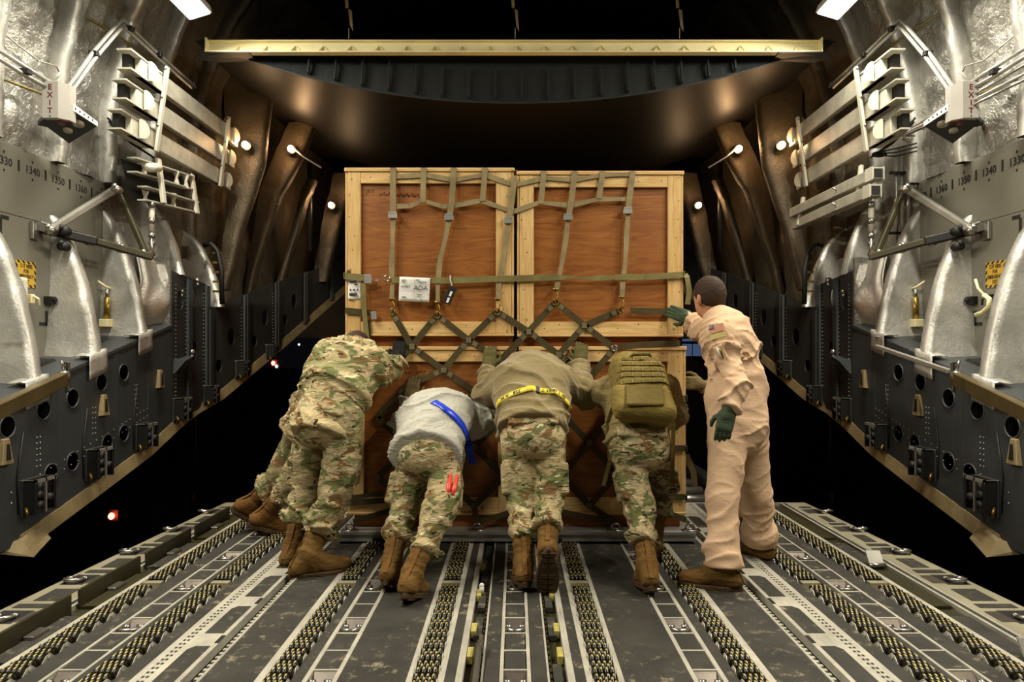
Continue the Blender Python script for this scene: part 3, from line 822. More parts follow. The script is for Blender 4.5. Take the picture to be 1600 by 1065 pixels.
# front face band with stiffeners
bm = MB()
for i in range(n):
    x0, x1 = lerp(-2.70, 2.70, i / n), lerp(-2.70, 2.70, (i + 1) / n)
    for x in (x0,):
        bm.add([(x0, YA - .002, dz(x0, YA)), (x1, YA - .002, dz(x1, YA)), (x1, YA + .10, 3.80), (x0, YA + .10, 3.80)], [(0, 1, 2, 3)])
bm.build('door_end_face', M['doorface'], door)
em = MB(); em.tube([(lerp(-2.70, 2.70, i / n), YA - .004, dz(lerp(-2.70, 2.70, i / n), YA)) for i in range(n + 1)], .006, 6); em.build('door_lip', M['doorface'], door, True)
for k in range(-8, 9):
    x = k * .225 + .05
    if abs(x) > 1.9: continue
    b = MB(); z0 = dz(x, YA)
    b.poly([(x, YA - .004, z0 + .02), (x, YA - .045, z0 + .03), (x, YA + .02, z0 + .30), (x, YA + .04, z0 + .3)], (.012, 0, 0)); b.build('end_stiffener', M['doorface'], door)
MB().box(-2.70, 2.70, YA + .05, YB, 3.80, 3.84).build('door_inner_floor', M['ceil'], door)
# cream front beam: channel with flanges and raking gussets
zb0, zb1 = CAM_Z + (545 - 80) * 5.66 / FPX, CAM_Z + (545 - 62) * 5.66 / FPX
xl, xr = (324 - 805) * 5.66 / FPX, (1282 - 805) * 5.66 / FPX
MB().box(xl, xr, 5.70, 5.715, zb0, zb1).build('beam_web', M['cream'], door)
MB().box(xl, xr, 5.645, 5.72, zb0 - .012, zb0).build('beam_flange', M['cream'], door, bevel=.003)
MB().box(xl, xr, 5.66, 5.72, zb1 - .008, zb1).build('beam_flange', M['cream'], door)
for k in range(21):
    x = lerp(xl + .22, xr - .22, k / 20); e = -1 if k < 10 else 1
    b = MB(); b.poly([(x, 5.7, zb0 + .002), (x, 5.655, zb0 + .002), (x + .03, 5.7, zb1 - .03)], (.006, 0, 0)); b.poly([(x + .03, 5.7, zb1 - .035), (x + .07, 5.7, zb0 + .02), (x + .07, 5.69, zb0 + .02), (x + .03, 5.69, zb1 - .035)], (.006, 0, 0))
    b.build('beam_gusset', M['cream'], door)
for e, x in ((-1, xl), (1, xr)):
    MB().box(x, x + e * .012, 5.64, 5.72, zb0 - .012, zb1 + .012).build('beam_end', M['cream'], door)
    b = MB(); b.poly([(x + e * .01, 5.64, zb0 - .01), (x + e * .13, 5.70, zb0 - .03), (x + e * .01, 5.80, zb0 - .03), (x - e * .35, 5.80, zb0 - .012), (x - e * .35, 5.64, zb0 - .012)], (0, 0, -.008)); b.build('corner_plate', M['doorface'], door)
MB().box(.40, .93, 5.74, 5.76, zb1, zb1 + .03).build('beam_stop', M['cream'], door)
# ------------------------------------------------------------------ fluorescent bay lights (the pair in view and the row they belong to)
def bay_light(s, ya, yb):
    word = 'left' if s < 0 else 'right'
    c = P(312, 24, 5.3); c = Vector((c.x if s < 0 else -c.x - .02, (ya + yb) / 2, c.z))
    inn = Vector((-s, 0, .30)).normalized(); nrm = Vector((-s * .3, 0, -1)).normalized()
    f = empty('bay_light', c, 'white fluorescent bay light glowing %s' % ('high on the %s above the door beam end' % word if ya > 4 else 'overhead, %s along the %s row from the raised door' % ('second' if ya > 2 else 'third', word)), 'light', 'fluorescent bay lights')
    h = (yb - ya) / 2
    MB().obox(c - nrm * .03, (inn, (0, 1, 0), nrm), (.095, h + .02, .03)).build('housing', M['white'], f, bevel=.004)
    MB().obox(c + nrm * .006, (inn, (0, 1, 0), nrm), (.08, h, .006)).build('diffuser', M['tubeglow'], f)
    ld = bpy.data.lights.new('bay_light_lamp', 'AREA'); ld.shape = 'RECTANGLE'; ld.size = .16; ld.size_y = 2 * h; ld.energy = BAY_LIGHT_POWER; ld.color = BAY_COLOR; ld.spread = BAY_SPREAD
    lo = bpy.data.objects.new('bay_light_lamp', ld); COL.objects.link(lo)
    z = -nrm; x = inn; y = z.cross(x)
    lo.matrix_world = Matrix(((x.x, y.x, z.x, c.x + nrm.x * .016), (x.y, y.y, z.y, c.y), (x.z, y.z, z.z, c.z + nrm.z * .016), (0, 0, 0, 1)))
    lo.parent = f; lo.matrix_parent_inverse = Matrix.Translation(-c)
for s in (-1, 1):
    for ya in (4.25, 2.5, .75):
        bay_light(s, ya, ya + 1.05)
# ------------------------------------------------------------------ pallet and crates
CY = 4.32                                        # front face of the crates
def CX(px): return (px - 805) * CY / FPX
def CZ(py): return CAM_Z + (545 - py) * CY / FPX
pal = empty('cargo_pallet', (0, 4.22, 0), 'bare aluminium cargo pallet under the four wooden crates', 'pallet')
px0, px1 = (528 - 805) * 4.22 / FPX, (1087 - 805) * 4.22 / FPX
MB().box(px0, px1, 4.22, 6.9, .016, .072).build('pallet_deck', M['alu'], pal, bevel=.004)
MB().box(px0, px1, 4.205, 4.222, .016, .030).build('edge_rail', M['alu'], pal)
MB().box(px0, px1, 4.205, 4.222, .056, .072).build('edge_rail', M['alu'], pal)
MB().box(px0, px1, 4.217, 4.222, .028, .058).build('edge_groove', M['steel'], pal)
for px in (592, 868, 1000):
    x = (px - 805) * 4.2 / FPX
    MB().box(x - .04, x + .04, 4.20, 4.23, .012, .03).build('edge_notch', M['dark'], pal)
for px in (546, 745, 962, 1079):
    x = (px - 805) * 4.22 / FPX
    r = MB(); r.ring((x, 4.235, .095), (0, 1, .4), .026, .006, 12, 6); r.cyl((x - .03, 4.25, .078), (x + .03, 4.25, .078), .009, 8); r.box(x - .05, x + .05, 4.215, 4.26, .07, .08)
    r.build('pallet_ring', M['steel'], pal, True)
def nails(mb, x, z, y):
    mb.cyl((x, y - .0006, z), (x, y, z), .0038, 6)
def crate(word, xa, xb, zt, zb, stl, strr, topr, botr, lip=True, depth=2.3):
    """xa..xb, zt..zb outer front size in metres; boards nailed round a plywood sheet"""
    c = empty('wooden_crate', ((xa + xb) / 2, CY, zb), word, 'crate', 'plywood crates on the pallet')
    t = .024; e = .016
    MB().box(xa + e, xb - e, CY + .012, CY + .024, zb + .02, zt - .02).build('plywood_front', M['ply'], c)
    MB().box(xa + e, xb - e, CY + depth - .03, CY + depth - .012, zb + .02, zt - .02).build('plywood_back', M['ply'], c)
    for x in (xa + e * .6, xb - e * .6 - .01):
        MB().box(x, x + .012, CY + .02, CY + depth - .02, zb + .02, zt - .02).build('plywood_side', M['ply'], c)
    MB().box(xa + e, xb - e, CY + .03, CY + depth - .03, zb + .02, zb + .04).build('plywood_base', M['ply'], c)
    nb = MB(); y = CY - .012
    zl, zh = zb + .018, zt - .024
    def board(n, x0, x1, z0, z1, m, yy=0.0):
        MB().box(x0, x1, y + yy, CY + .012, z0, z1).build(n, M[m], c, bevel=.0025)
    board('stile', xa + e, xa + e + stl, zl, zh, 'pine'); board('stile', xb - e - strr, xb - e, zl, zh, 'pine')
    board('top_rail', xa + e + stl + .001, xb - e - strr - .001, zh - topr, zh, 'pineh', .001); board('bottom_rail', xa + e + stl + .001, xb - e - strr - .001, zl, zl + botr, 'pineh', .001)
    for x0, x1 in ((xa, xa + e - .001), (xb - e + .001, xb)):
        MB().box(x0, x1, CY - .008, CY + .11, zl, zh).build('corner_board', M['pine'], c, bevel=.002)
        MB().box(x0, x1, CY + depth - .13, CY + depth - .01, zl, zh).build('corner_board', M['pine'], c, bevel=.002)
        MB().box(x0, x1, CY + .11, CY + depth - .13, zh - .09, zh).build('side_rail', M['pine'], c); MB().box(x0, x1, CY + .11, CY + depth - .13, zl, zl + .09).build('side_rail', M['pine'], c)
    MB().box(xa - .004, xb + .004, CY - .02, CY + depth, zt - .024, zt).build('lid', M['pineh'], c, bevel=.003)
    MB().box(xa, xb, CY - .018, CY + depth, zb, zb + .017).build('base_plank', M['pineh'], c, bevel=.003)
    for k in range(9):
        for x in (xa + e + stl * .3, xb - e - strr * .35):
            nails(nb, x + random.uniform(-.02, .02), lerp(zl + .03, zh - .03, k / 8) + random.uniform(-.02, .02), y)
    for k in range(7):
        x = lerp(xa + .15, xb - .15, k / 6) + random.uniform(-.03, .03)
        nails(nb, x, zh - topr * random.uniform(.2, .8), y + .001); nails(nb, x, zl + botr * random.uniform(.2, .8), y + .001)
    nb.build('nail_head', M['dark'], c)['kind'] = 'stuff'
    return c
pxm = CY / FPX
CR = {}
CR['ul'] = crate('upper crate on the left carrying the white paper sheet and shipping label', CX(540), CX(803), CZ(263), CZ(525), 20 * pxm, 24 * pxm, 18 * pxm, 18 * pxm)
CR['ur'] = crate('upper crate on the right, beside the standing man in the tan suit', CX(808), CX(1067), CZ(268), CZ(526), 22 * pxm, 20 * pxm, 19 * pxm, 19 * pxm)
CR['ll'] = crate('lower crate on the left, behind the grey jacketed pusher', CX(543), CX(806), CZ(541), CZ(803), 22 * pxm, 24 * pxm, 18 * pxm, 22 * pxm)
CR['lr'] = crate('lower crate on the right, behind the pusher with the backpack', CX(811), CX(1071), CZ(541), CZ(803), 26 * pxm, 24 * pxm, 18 * pxm, 22 * pxm)
for k, (a, b, z0, z1, m) in {'ul': (545, 802, 525.4, 540.6, 'skid'), 'ur': (812, 1062, 526.4, 540.6, 'skid'), 'll': (552, 800, 803.4, 0, 'skid'), 'lr': (818, 1064, 803.4, 0, 'skid')}.items():
    zlo = CZ(z1) if z1 else .074
    MB().box(CX(a), CX(b), CY + .03, CY + .12, zlo, CZ(z0)).build('skid_board', M[m], CR[k])
    MB().box(CX(a), CX(b), CY + 2.1, CY + 2.2, zlo, CZ(z0)).build('skid_board', M[m], CR[k])
# marker scribble and station writing on the plywood
for k, (px, py, s_) in {'ul': (578, 299, 'JRT'), 'll': (610, 585, 'D')}.items():
    if k == 'ul': text_obj('marker_writing', s_, (CX(px), CY + .0115, CZ(py)), .036, M['marker'], CR[k])
sc = MB()
for (px, py, n_) in ((592, 302, 30), (628, 304, 14), (645, 305, 12)):
    pts = [(CX(px + i * 1.6), CY + .0112, CZ(py + i * .1 + 2.6 * math.sin(i * 2.3) + 1.4 * math.sin(i * 1.1))) for i in range(n_)]
    sc.tube(pts, .0018, 4)
sc.build('marker_scribble', M['marker'], CR['ul'])
sc = MB()
for (px, py, n_) in ((618, 582, 16), (650, 581, 10)):
    sc.tube([(CX(px + i * 1.7), CY + .0112, CZ(py + 2.4 * math.sin(i * 2.1) + 1.2 * math.sin(i * 1.2))) for i in range(n_)], .0018, 4)
sc.build('marker_scribble', M['marker'], CR['ll'])
# papers
def paper(word, px0, py0, px1, py1, Y, tilt=0.0):
    c = P((px0 + px1) / 2, (py0 + py1) / 2, Y); k = Y / FPX
    o = empty('paper_label', c, word, 'label'); hw, hh = (px1 - px0) / 2 * k, (py1 - py0) / 2 * k
    G = np.zeros((9, 9, 3), np.float32)
    ca, sa = math.cos(tilt), math.sin(tilt)
    for i in range(9):
        for j in range(9):
            u, v = (i / 8 * 2 - 1) * hw, (j / 8 * 2 - 1) * hh
            G[i, j] = (c.x + u * ca - v * sa, c.y - .006 * math.sin(i * .8) * (1 - j / 8) - .004 * (i / 8) * (1 - j / 8), c.z + u * sa + v * ca)
    grid_mesh('sheet', G, M['paper'], o, True, .0006)
    def at(u, v): return (c.x + u * hw * ca - v * hh * sa, c.y - .0085, c.z + u * hw * sa + v * hh * ca)
    return o, at, hw, hh
YP = CY - .026
o, at, hw, hh = paper('white shipping sheet lettered ADA taped over the horizontal strap', 623.5, 433, 671.5, 471, YP - .012, -.045)
text_obj('printed_text', 'ADA', at(.42, .12), .042, M['ink'], o, (math.pi / 2, .045, 0))
text_obj('printed_text', 'erAH', at(-.58, .22), .026, M['ink'], o, (math.pi / 2, .045, 0))
ln = MB()
for (u0, v0, u1, v1) in ((0, .98, 0, -.95), (-.95, .47, .95, .42), (-.95, -.05, 0, -.07), (0, -.25, .95, -.27), (-.95, -.82, .95, -.8)):
    a, b = Vector(at(u0, v0)), Vector(at(u1, v1)); ln.bar(a, b, .0012, .001, up=(0, 1, 0))
for (u, v, w_) in ((-.7, .72, .28), (-.75, .62, .2), (.2, .78, .25), (.5, .62, .6), (.35, -.42, .3), (-.65, -.66, .28), (.5, -.9, .2), (.3, -.55, .15)):
    ln.bar(Vector(at(u - w_ / 2, v)), Vector(at(u + w_ / 2, v)), .006, .001, up=(0, 1, 0))
ln.build('printed_line', M['inkfaint'], o)['kind'] = 'stuff'
o, at, hw, hh = paper('small white barcode label on the upper left crate corner post', 544, 437.5, 563.5, 468, CY - .0155)
ln = MB()
for (u, v, w_, h_) in ((-.2, .85, 1.2, .01), (.3, .55, .5, .008), (-.6, -.0, .2, .012), (0, -.0, .3, .01), (.55, 0, .2, .012)):
    ln.bar(Vector(at(u - w_ / 2, v)), Vector(at(u + w_ / 2, v)), h_, .001, up=(0, 1, 0))
for k in range(14):
    u = -.7 + k * .09; ln.bar(Vector(at(u, -.3)), Vector(at(u, -.62)), .002 + .002 * (k % 3 == 0), .001, up=(0, 1, 0))
ln.build('printed_line', M['ink'], o)['kind'] = 'stuff'
# black tag hanging from the strap
o = empty('hanging_tag', P(703, 440, YP), 'black tag with white strips hanging from the horizontal strap', 'tag')
a, b = P(708, 448, YP - .006), P(697, 474, YP - .006)
d = (b - a).normalized()
MB().obox((a + b) / 2, (d, d.cross(Vector((0, 1, 0))), (0, 1, 0)), ((b - a).length / 2, .026, .006)).build('tag_plate', M['black'], o, bevel=.003)
for t in (.42, .80):
    q = a.lerp(b, t); MB().obox(q + Vector((.004, -.0066, 0)), (d, d.cross(Vector((0, 1, 0))), (0, 1, 0)), (.016, .007, .0008)).build('white_strip', M['paper'], o)
MB().tube([P(703.5, 430, YP - .014), P(703.5, 437, YP - .014), P(706, 446, YP - .006)], .004, 6).build('tag_cord', M['paper'], o)
# ------------------------------------------------------------------ cargo nets
def N(px, py, off=.022): return P(px, py, CY - off)
top = empty('cargo_net', P(805, 270, CY - .02), 'faded olive top net hooked over the upper crates', 'cargo net')
sidn = empty('cargo_net', P(805, 640, CY - .02), 'dark olive diamond side net across the lower crates', 'cargo net')
def strap(pts, mat, parent, wpx=8.8, name='strap', off=.022, th=.004, wob=0.0, lift=None):
    pp = []
    for i, (a, b) in enumerate(zip(pts, pts[1:])):
        nseg = max(2, int(math.hypot(b[0] - a[0], b[1] - a[1]) / 14))
        for k in range(nseg):
            t = k / nseg; pp.append(N(lerp(a[0], b[0], t), lerp(a[1], b[1], t), off + (lift or 0) * math.sin(math.pi * t)))
    pp.append(N(pts[-1][0], pts[-1][1], off))
    wds = [wpx * CY / FPX * (1 - wob * (.5 + .5 * math.sin(i * 1.3 + pts[0][0]))) for i in range(len(pp))]
    return MB().ribbon(pp, 0, th, wds=wds).build(name, M[mat], parent)
LIDB = CY + .25
tops = [(614, 263), (662, 263), (709, 263), (757.5, 263), (804, 266), (849, 268), (898, 268), (942, 268), (989, 268)]
longs = {614: [(614, 262), (614, 310), (614, 337), (613.5, 380), (612, 417), (613, 440), (612, 470)], 709: [(709, 262), (706, 315), (702, 340), (696, 372), (688, 405), (684, 440), (684, 476)],
         804: [(804, 274), (800, 312), (795, 345), (790, 380), (784, 420), (779, 445), (778, 470)], 898: [(898.5, 267), (893, 312), (888, 340), (884, 375), (878, 410), (872, 440), (869, 455)], 989: [(989, 267), (984, 305), (981.5, 330), (979, 372), (977, 410), (973, 440), (972, 465)]}
for k, pts in longs.items():
    strap(pts[:3], 'web', top, 9.0, off=.026); strap(pts[2:], 'web', top, 8.4, off=.023, wob=.28)
    b = N(pts[2][0] - .5, pts[2][1] + .5, .03)
    bk = MB(); bk.obox(b, ((1, 0, 0), (0, 1, 0), (0, 0, 1)), (.028, .010, .015)); bk.obox(b + Vector((0, -.004, .021)), ((1, 0, 0), (0, 1, 0), (0, 0, 1)), (.026, .005, .006))
    bk.build('buckle', M['alu'], top, bevel=.003)
for pts in ([(662, 262), (660.5, 316)], [(758, 262), (754, 314)], [(850, 267), (845, 318)], [(942, 267), (936, 310)]):
    strap(pts, 'web', top, 8.6, off=.025)
for pts in ([(618, 276), (662, 273), (709, 281), (757, 273), (800, 288)], [(806, 289), (849, 278), (898, 281), (942, 273), (989, 272)], [(620, 322), (640, 322), (660, 313), (690, 322), (706, 322), (752, 313), (796, 329)],
            [(801, 331), (843, 316), (890, 321), (935, 311), (982, 311)]):
    for a, b in zip(pts, pts[1:]): strap([a, b], 'web', top, 8.0, off=.021, wob=.25)
for px, py in tops:      # tails folding back over the lid
    a = N(px, py, .024); MB().ribbon([a, a + Vector((0, .02, .004)), a + Vector((0, .4, .003)), a + Vector((0, 2.2, .003))], 9 * CY / FPX, .004, (0, 0, 1)).build('lid_strap', M['web'], top)
# horizontal strap round all four crates
hs = empty('cargo_strap', P(805, 435, CY - .03), 'green webbing strap running level around the upper crates', 'strap')
strap([(612, 437), (700, 438), (760, 436), (872, 433)], 'weblime', hs, 9.4, off=.030)
strap([(872, 433.5), (900, 433), (930, 434.5), (960, 433)], 'weblime', hs, 8.6, off=.032, wob=.7)
strap([(960, 433), (1012, 432.5), (1067, 429)], 'weblime', hs, 9.4, off=.030)
strap([(539, 431), (560, 433), (576, 434)], 'weblime', hs, 10, off=.030)
MB().obox(N(575, 436, .034), ((1, 0, 0), (0, 1, 0), (0, 0, 1)), (.022, .012, .03)).build('ratchet_buckle', M['alu'], hs, bevel=.004)
MB().tube([N(582, 440, .034), N(590, 438, .036), N(597, 434, .036)], .004, 6).build('hook_wire', M['steel'], hs, True)
MB().ring(N(604, 435, .036), (0, 1, 0), .018, .0045).build('strap_ring', M['steel'], hs, True)
e = P(1067, 429, CY); MB().ribbon([e + Vector((.004, -.03, 0)), e + Vector((.012, .2, 0)), e + Vector((.012, 2.2, 0))], .04, .004, (1, 0, 0)).build('side_run', M['weblime'], hs)
e = P(1070, 428, CY - .02); MB().ribbon([e, e + Vector((.012, -.01, -.02)), e + Vector((.028, .0, -.10)), e + Vector((.02, .01, -.19))], .035, .004, (.3, -1, 0)).build('loose_tail', M['weblime'], hs)
e = P(540, 431, CY); MB().ribbon([e + Vector((-.004, -.03, 0)), e + Vector((-.01, .2, 0)), e + Vector((-.01, 2.2, 0))], .04, .004, (-1, 0, 0)).build('side_run', M['weblime'], hs)
hang = [(568, 442), (568, 470), (571, 505), (574, 535)]
strap(hang, 'weblime', hs, 7.5, off=.036, name='hanging_tail')
# dark side net
hooks = [(612, 487), (683, 492), (777, 487), (868, 472), (971, 484)]
R1 = [(643.5, 541), (732, 531), (826, 518), (913, 508)]
R2 = [(600, 590), (693, 578), (782, 562), (873, 554), (960, 544)]
R3 = [(636, 602), (743, 612), (830, 603), (921, 589), (1003, 590)]
R4 = [(590, 652), (690, 655), (787, 655), (877, 645), (965, 640), (1050, 632)]
R5 = [(640, 698), (741, 697), (832, 697), (921, 692), (1005, 690)]
R6 = [(590, 745), (690, 745), (787, 745), (877, 742), (965, 740), (1050, 738)]
R7 = [(640, 788), (741, 790), (832, 790), (921, 790), (1005, 786)]
segs = []
def lk(A, B, pairs): segs.extend((A[i], B[j]) for i, j in pairs)
lk(hooks, R1, [(0, 0), (1, 0), (1, 1), (2, 1), (2, 2), (3, 2), (3, 3), (4, 3)])
lk(R1, R2, [(0, 0), (0, 1), (1, 1), (1, 2), (2, 2), (2, 3), (3, 3), (3, 4)])
lk(R2, R3, [(1, 0), (1, 1), (2, 1), (2, 2), (3, 2), (3, 3), (4, 3)])
lk(R3, R4, [(0, 0), (0, 1), (1, 1), (1, 2), (2, 2), (2, 3), (3, 3), (3, 4), (4, 4), (4, 5)])
lk(R4, R5, [(0, 0), (1, 0), (1, 1), (2, 1), (2, 2), (3, 2), (3, 3), (4, 3), (4, 4), (5, 4)])
lk(R5, R6, [(0, 0), (0, 1), (1, 1), (1, 2), (2, 2), (2, 3), (3, 3), (3, 4), (4, 4), (4, 5)])
lk(R6, R7, [(0, 0), (1, 0), (1, 1), (2, 1), (2, 2), (3, 2), (3, 3), (4, 3), (4, 4), (5, 4)])
PALR = [(548, 818), (745, 816), (745, 816), (960, 816), (1076, 818)]
for i, (a, b) in enumerate(segs):
    strap([a, b], 'webdark', sidn, 9.6, off=.021 if i % 2 else .026)
for (a, b, y) in ((R7[0], (552, 815), 4.25), (R7[1], (745, 814), 4.25), (R7[3], (960, 814), 4.25), (R7[4], (1072, 812), 4.25), (R7[2], (745, 816), 4.25), (R7[2], (958, 816), 4.25)):
    MB().ribbon([N(*a), P(b[0], b[1], y)], .036, .004).build('strap', M['webdark'], sidn)
for nd in R1 + R2 + R3[:4] + R5 + R6 + R7:
    MB().obox(N(nd[0], nd[1], .030), ((1, 0, 0), (0, 1, 0), (0, 0, 1)), (.017, .0015, .017)).build('stitched_patch', M['stitch'], sidn)
for (a, b) in segs[:24]:
    t = .2; q = N(lerp(a[0], b[0], t), lerp(a[1], b[1], t), .0295); d = (N(*b) - N(*a)).normalized()
    MB().obox(q, (d, d.cross(Vector((0, 1, 0))), (0, 1, 0)), (.016, .015, .0015)).build('stitched_patch', M['stitch'], sidn)
for (hx, hy) in hooks:
    MB().ring(N(hx, hy, .03), (.2, 1, 0), .020, .004, 12, 6).build('net_ring', M['brass'], sidn, True)
    h = MB(); h.tube([N(hx + 1, hy - 18, .03), N(hx + 4, hy - 12, .034), N(hx + 3.5, hy - 5, .036), N(hx, hy - 2, .036)], .005, 6); h.box(N(hx, hy, .03).x - .016, N(hx, hy, .03).x + .016, CY - .036, CY - .024, N(hx, hy - 20, .03).z - .006, N(hx, hy - 20, .03).z + .008)
    h.build('net_hook', M['brass'], top, True)
MB().ring(N(960, 544, .03), (0, 1, 0), .018, .006, 12, 6).build('net_ring', M['steel'], sidn, True)
strap([(985, 485), (1045, 486.5)], 'webdark', sidn, 9.4, off=.022); strap([(966, 542), (1000, 538), (1063, 536)], 'webdark', sidn, 9, off=.022)
strap([(539, 485), (580, 489)], 'webdark', sidn, 9.6, off=.022)
MB().obox(N(584, 493, .03), ((1, 0, .1), (0, 1, 0), (-.1, 0, 1)), (.016, .01, .026)).build('net_buckle', M['alu'], sidn, bevel=.003)
strap([(575, 500), (577, 520), (573, 545)], 'webdark', sidn, 6, off=.024)
strap([(1046, 622), (1071, 622)], 'webdark', sidn, 9, off=.022); strap([(1046, 700), (1071, 700)], 'webdark', sidn, 9.5, off=.022)
strap([(1046, 776), (1071, 776)], 'webdark', sidn, 9, off=.022); strap([(543, 786), (600, 782)], 'webdark', sidn, 8, off=.022); strap([(543, 778), (600, 770)], 'webdark', sidn, 7, off=.024)
for py, wd in ((622, .04), (700, .04), (776, .04)):
    e = P(1071, py, CY); MB().ribbon([e + Vector((.006, -.02, 0)), e + Vector((.008, 1.2, 0)), e + Vector((.008, 2.2, 0))], wd, .004, (1, 0, 0)).build('side_run', M['webdark'], sidn)
e = P(1072, 710, CY + .3); MB().ribbon([e, e + Vector((.05, 0, -.12)), e + Vector((.06, 0, -.22))], .04, .004).build('loose_tail', M['webdark'], sidn)
# ------------------------------------------------------------------ equipment on the side walls
def bx8(s, x0, x1, y0, y1, z0, z1):
    return [mir(s, p) for p in ((x0, y0, z0), (x1, y0, z0), (x1, y1, z0), (x0, y1, z0), (x0, y0, z1), (x1, y0, z1), (x1, y1, z1), (x0, y1, z1))]
for s in (-1, 1):
    side = 'left' if s < 0 else 'right'
    W = lambda x, y, z: mir(s, (x, y, z))
    wall = bpy.data.objects['wall_' + side]
    rotw = (math.pi / 2, 0, math.pi / 2 if s < 0 else -math.pi / 2)
    # printed station numbers, marks and placards belong to the panel
    for k, st in enumerate(('1320', '1330', '1340', '1350', '1360', '1370')):
        Y = 4.046 + .254 * k
        z = CAM_Z + 1265 * Y / FPX / Y if False else 2.385
        text_obj('station_number', st, W(-3.2185, Y, z), .074, M['ink'], wall, rotw, sx=.95)
        d = MB()
        d.ball(W(-3.2185, Y, z + .058), .009, 8, 4, (.1, 1, 1)); d.ball(W(-3.2185, Y, z - .058), .009, 8, 4, (.1, 1, 1))
        if k < 5: d.hexa(bx8(s, -3.2195, -3.2175, Y + .119, Y + .135, z - .03, z + .04))
        d.build('station_mark', M['ink'], wall)
    for (y, z, fy, fz) in ((4.69, 1.36, -1, 1), (4.27, 2.02, 1, -1)):
        m = MB(); m.hexa(bx8(s, -3.2195, -3.2175, min(y, y + fy * .07), max(y, y + fy * .07), z, z + .022 * 1)); m.hexa(bx8(s, -3.2195, -3.2175, y - .012, y + .012, min(z, z + fz * .1), max(z, z + fz * .1)))
        m.build('corner_mark', M['ink'], wall)
    pc = W(-3.217, 4.49, CAM_Z + (545 - 428) * 4.49 / FPX)
    pk = empty('exit_placard', pc, 'yellow emergency exit placard with striped border, %s wall panel' % side, 'placard')
    MB().hexa(bx8(s, -3.2195, -3.2165, 4.49 - .092, 4.49 + .092, pc.z - .085, pc.z + .085)).build('striped_border', M['hazard'], pk)
    MB().hexa(bx8(s, -3.2175, -3.2155, 4.49 - .075, 4.49 + .075, pc.z - .068, pc.z + .068)).build('yellow_field', M['yellow'], pk)
    text_obj('placard_text', 'CUT HERE\nFOR\nEMERGENCY\nEXIT', W(-3.2148, 4.49, pc.z), .034, M['ink'], pk, rotw, sx=.72, bold=.0008)
    z = CAM_Z + (545 - 549) * 4.50 / FPX
    pk = empty('station_placard', W(-3.217, 4.5, z), 'white station placard near the bottom of the %s wall panel' % side, 'placard')
    MB().hexa(bx8(s, -3.2195, -3.2165, 4.5 - .062, 4.5 + .062, z - .048, z + .052)).build('white_field', M['paper'], pk)
    text_obj('placard_text', 'AD 24\n1338', W(-3.2155, 4.5, z), .046, M['ink'], pk, rotw, sx=.7, bold=.0008)
    MB().hexa(bx8(s, -3.2162, -3.215, 4.5 - .004, 4.5 + .004, z - .004, z + .008)).build('placard_dot', M['ink'], pk)
    for (y, z, hh) in ((5.2, 1.86, .008), (5.12, 1.29, .005)):
        for j in range(2):
            text_obj('small_print', 'NO STEP ABOVE' if hh > .006 else 'NO STEP', W(-3.2185, y, z - j * .035), .03, M['inkfaint'], wall, rotw, sx=.8)
    # white handle box and clip on the left, hose clip on the right
    if s < 0:
        hb = empty('handle_box', W(-3.2, 4.38, 1.58), 'slim white handle box on the panel beside the exit placard', 'box')
        MB().hexa(bx8(s, -3.218, -3.15, 4.35, 4.42, 1.44, 1.66)).build('box_shell', M['cream'], hb, bevel=.008)
        MB().hexa(bx8(s, -3.15, -3.14, 4.365, 4.395, 1.46, 1.645)).build('box_cover', M['white'], hb, bevel=.003)
    else:
        hb = empty('release_handle', W(-3.2, 4.62, 1.5), 'cream curved release handle on the panel below the exit placard', 'handle')
        MB().tube([P(1524, 436, 4.62), P(1528, 450, 4.60), P(1538, 461, 4.54)], .009, 8).build('handle_arm', M['cream'], hb, True)
        MB().tube([P(1538, 461, 4.52), P(1546, 467, 4.46), P(1545, 479, 4.46), P(1536, 488, 4.52), P(1525, 492, 4.58)], .016, 8).build('handle_grip', M['cream'], hb, True)
    cl = MB(); cl.hexa(bx8(s, -3.218, -3.17, 4.475, 4.51, 1.50, 1.56)); cl.tube([W(-3.17, 4.49, 1.55), W(-3.14, 4.5, 1.53), W(-3.15, 4.52, 1.49)], .008, 6)
    tag(cl.build('panel_latch', M['cream'] if s < 0 else M['dark'], None, bevel=.003), 'small latch on the %s exit panel under the placard' % side, 'latch')
    cl = MB(); cl.hexa(bx8(s, -3.218, -3.17, 4.66, 4.72, 1.51, 1.56)); cl.cyl(W(-3.165, 4.69, 1.535), W(-3.15, 4.69, 1.535), .016, 8)
    tag(cl.build('edge_latch', M['dark'], None), 'dark latch at the panel edge, %s wall' % side, 'latch')
    # brass cylinder clipped at the second panel
    ex = empty('brass_cylinder', W(-3.15, 5.26, 1.37), 'slim brass cylinder clipped upright to the %s wall panel' % side, 'cylinder')
    MB().cyl(W(-3.15, 5.27, 1.43), W(-3.15, 5.27, 1.60), .022, 10).build('cylinder_body', M['brass'], ex, True)
    MB().cyl(W(-3.15, 5.27, 1.60), W(-3.15, 5.27, 1.66), .012, 8).build('cylinder_neck', M['steel'], ex, True)
    MB().hexa(bx8(s, -3.19, -3.12, 5.225, 5.31, 1.37, 1.43)).build('holder_cup', M['cream'], ex, bevel=.004)
    m = MB(); m.tube([W(-3.2, 5.24, 1.72), W(-3.15, 5.25, 1.68), W(-3.15, 5.33, 1.67)], .009, 6); m.build('clip_arm', M['cream'], ex, True)
    # folding strut assembly
    st = empty('strut_assembly', W(-3.1, 4.75, 1.98), 'folding tubular strut triangle standing off the %s wall' % side, 'strut')
    A, B, C = LP(s, 80, 358, 4.60), LP(s, 184, 293, 5.20), LP(s, 228, 396, 5.20)
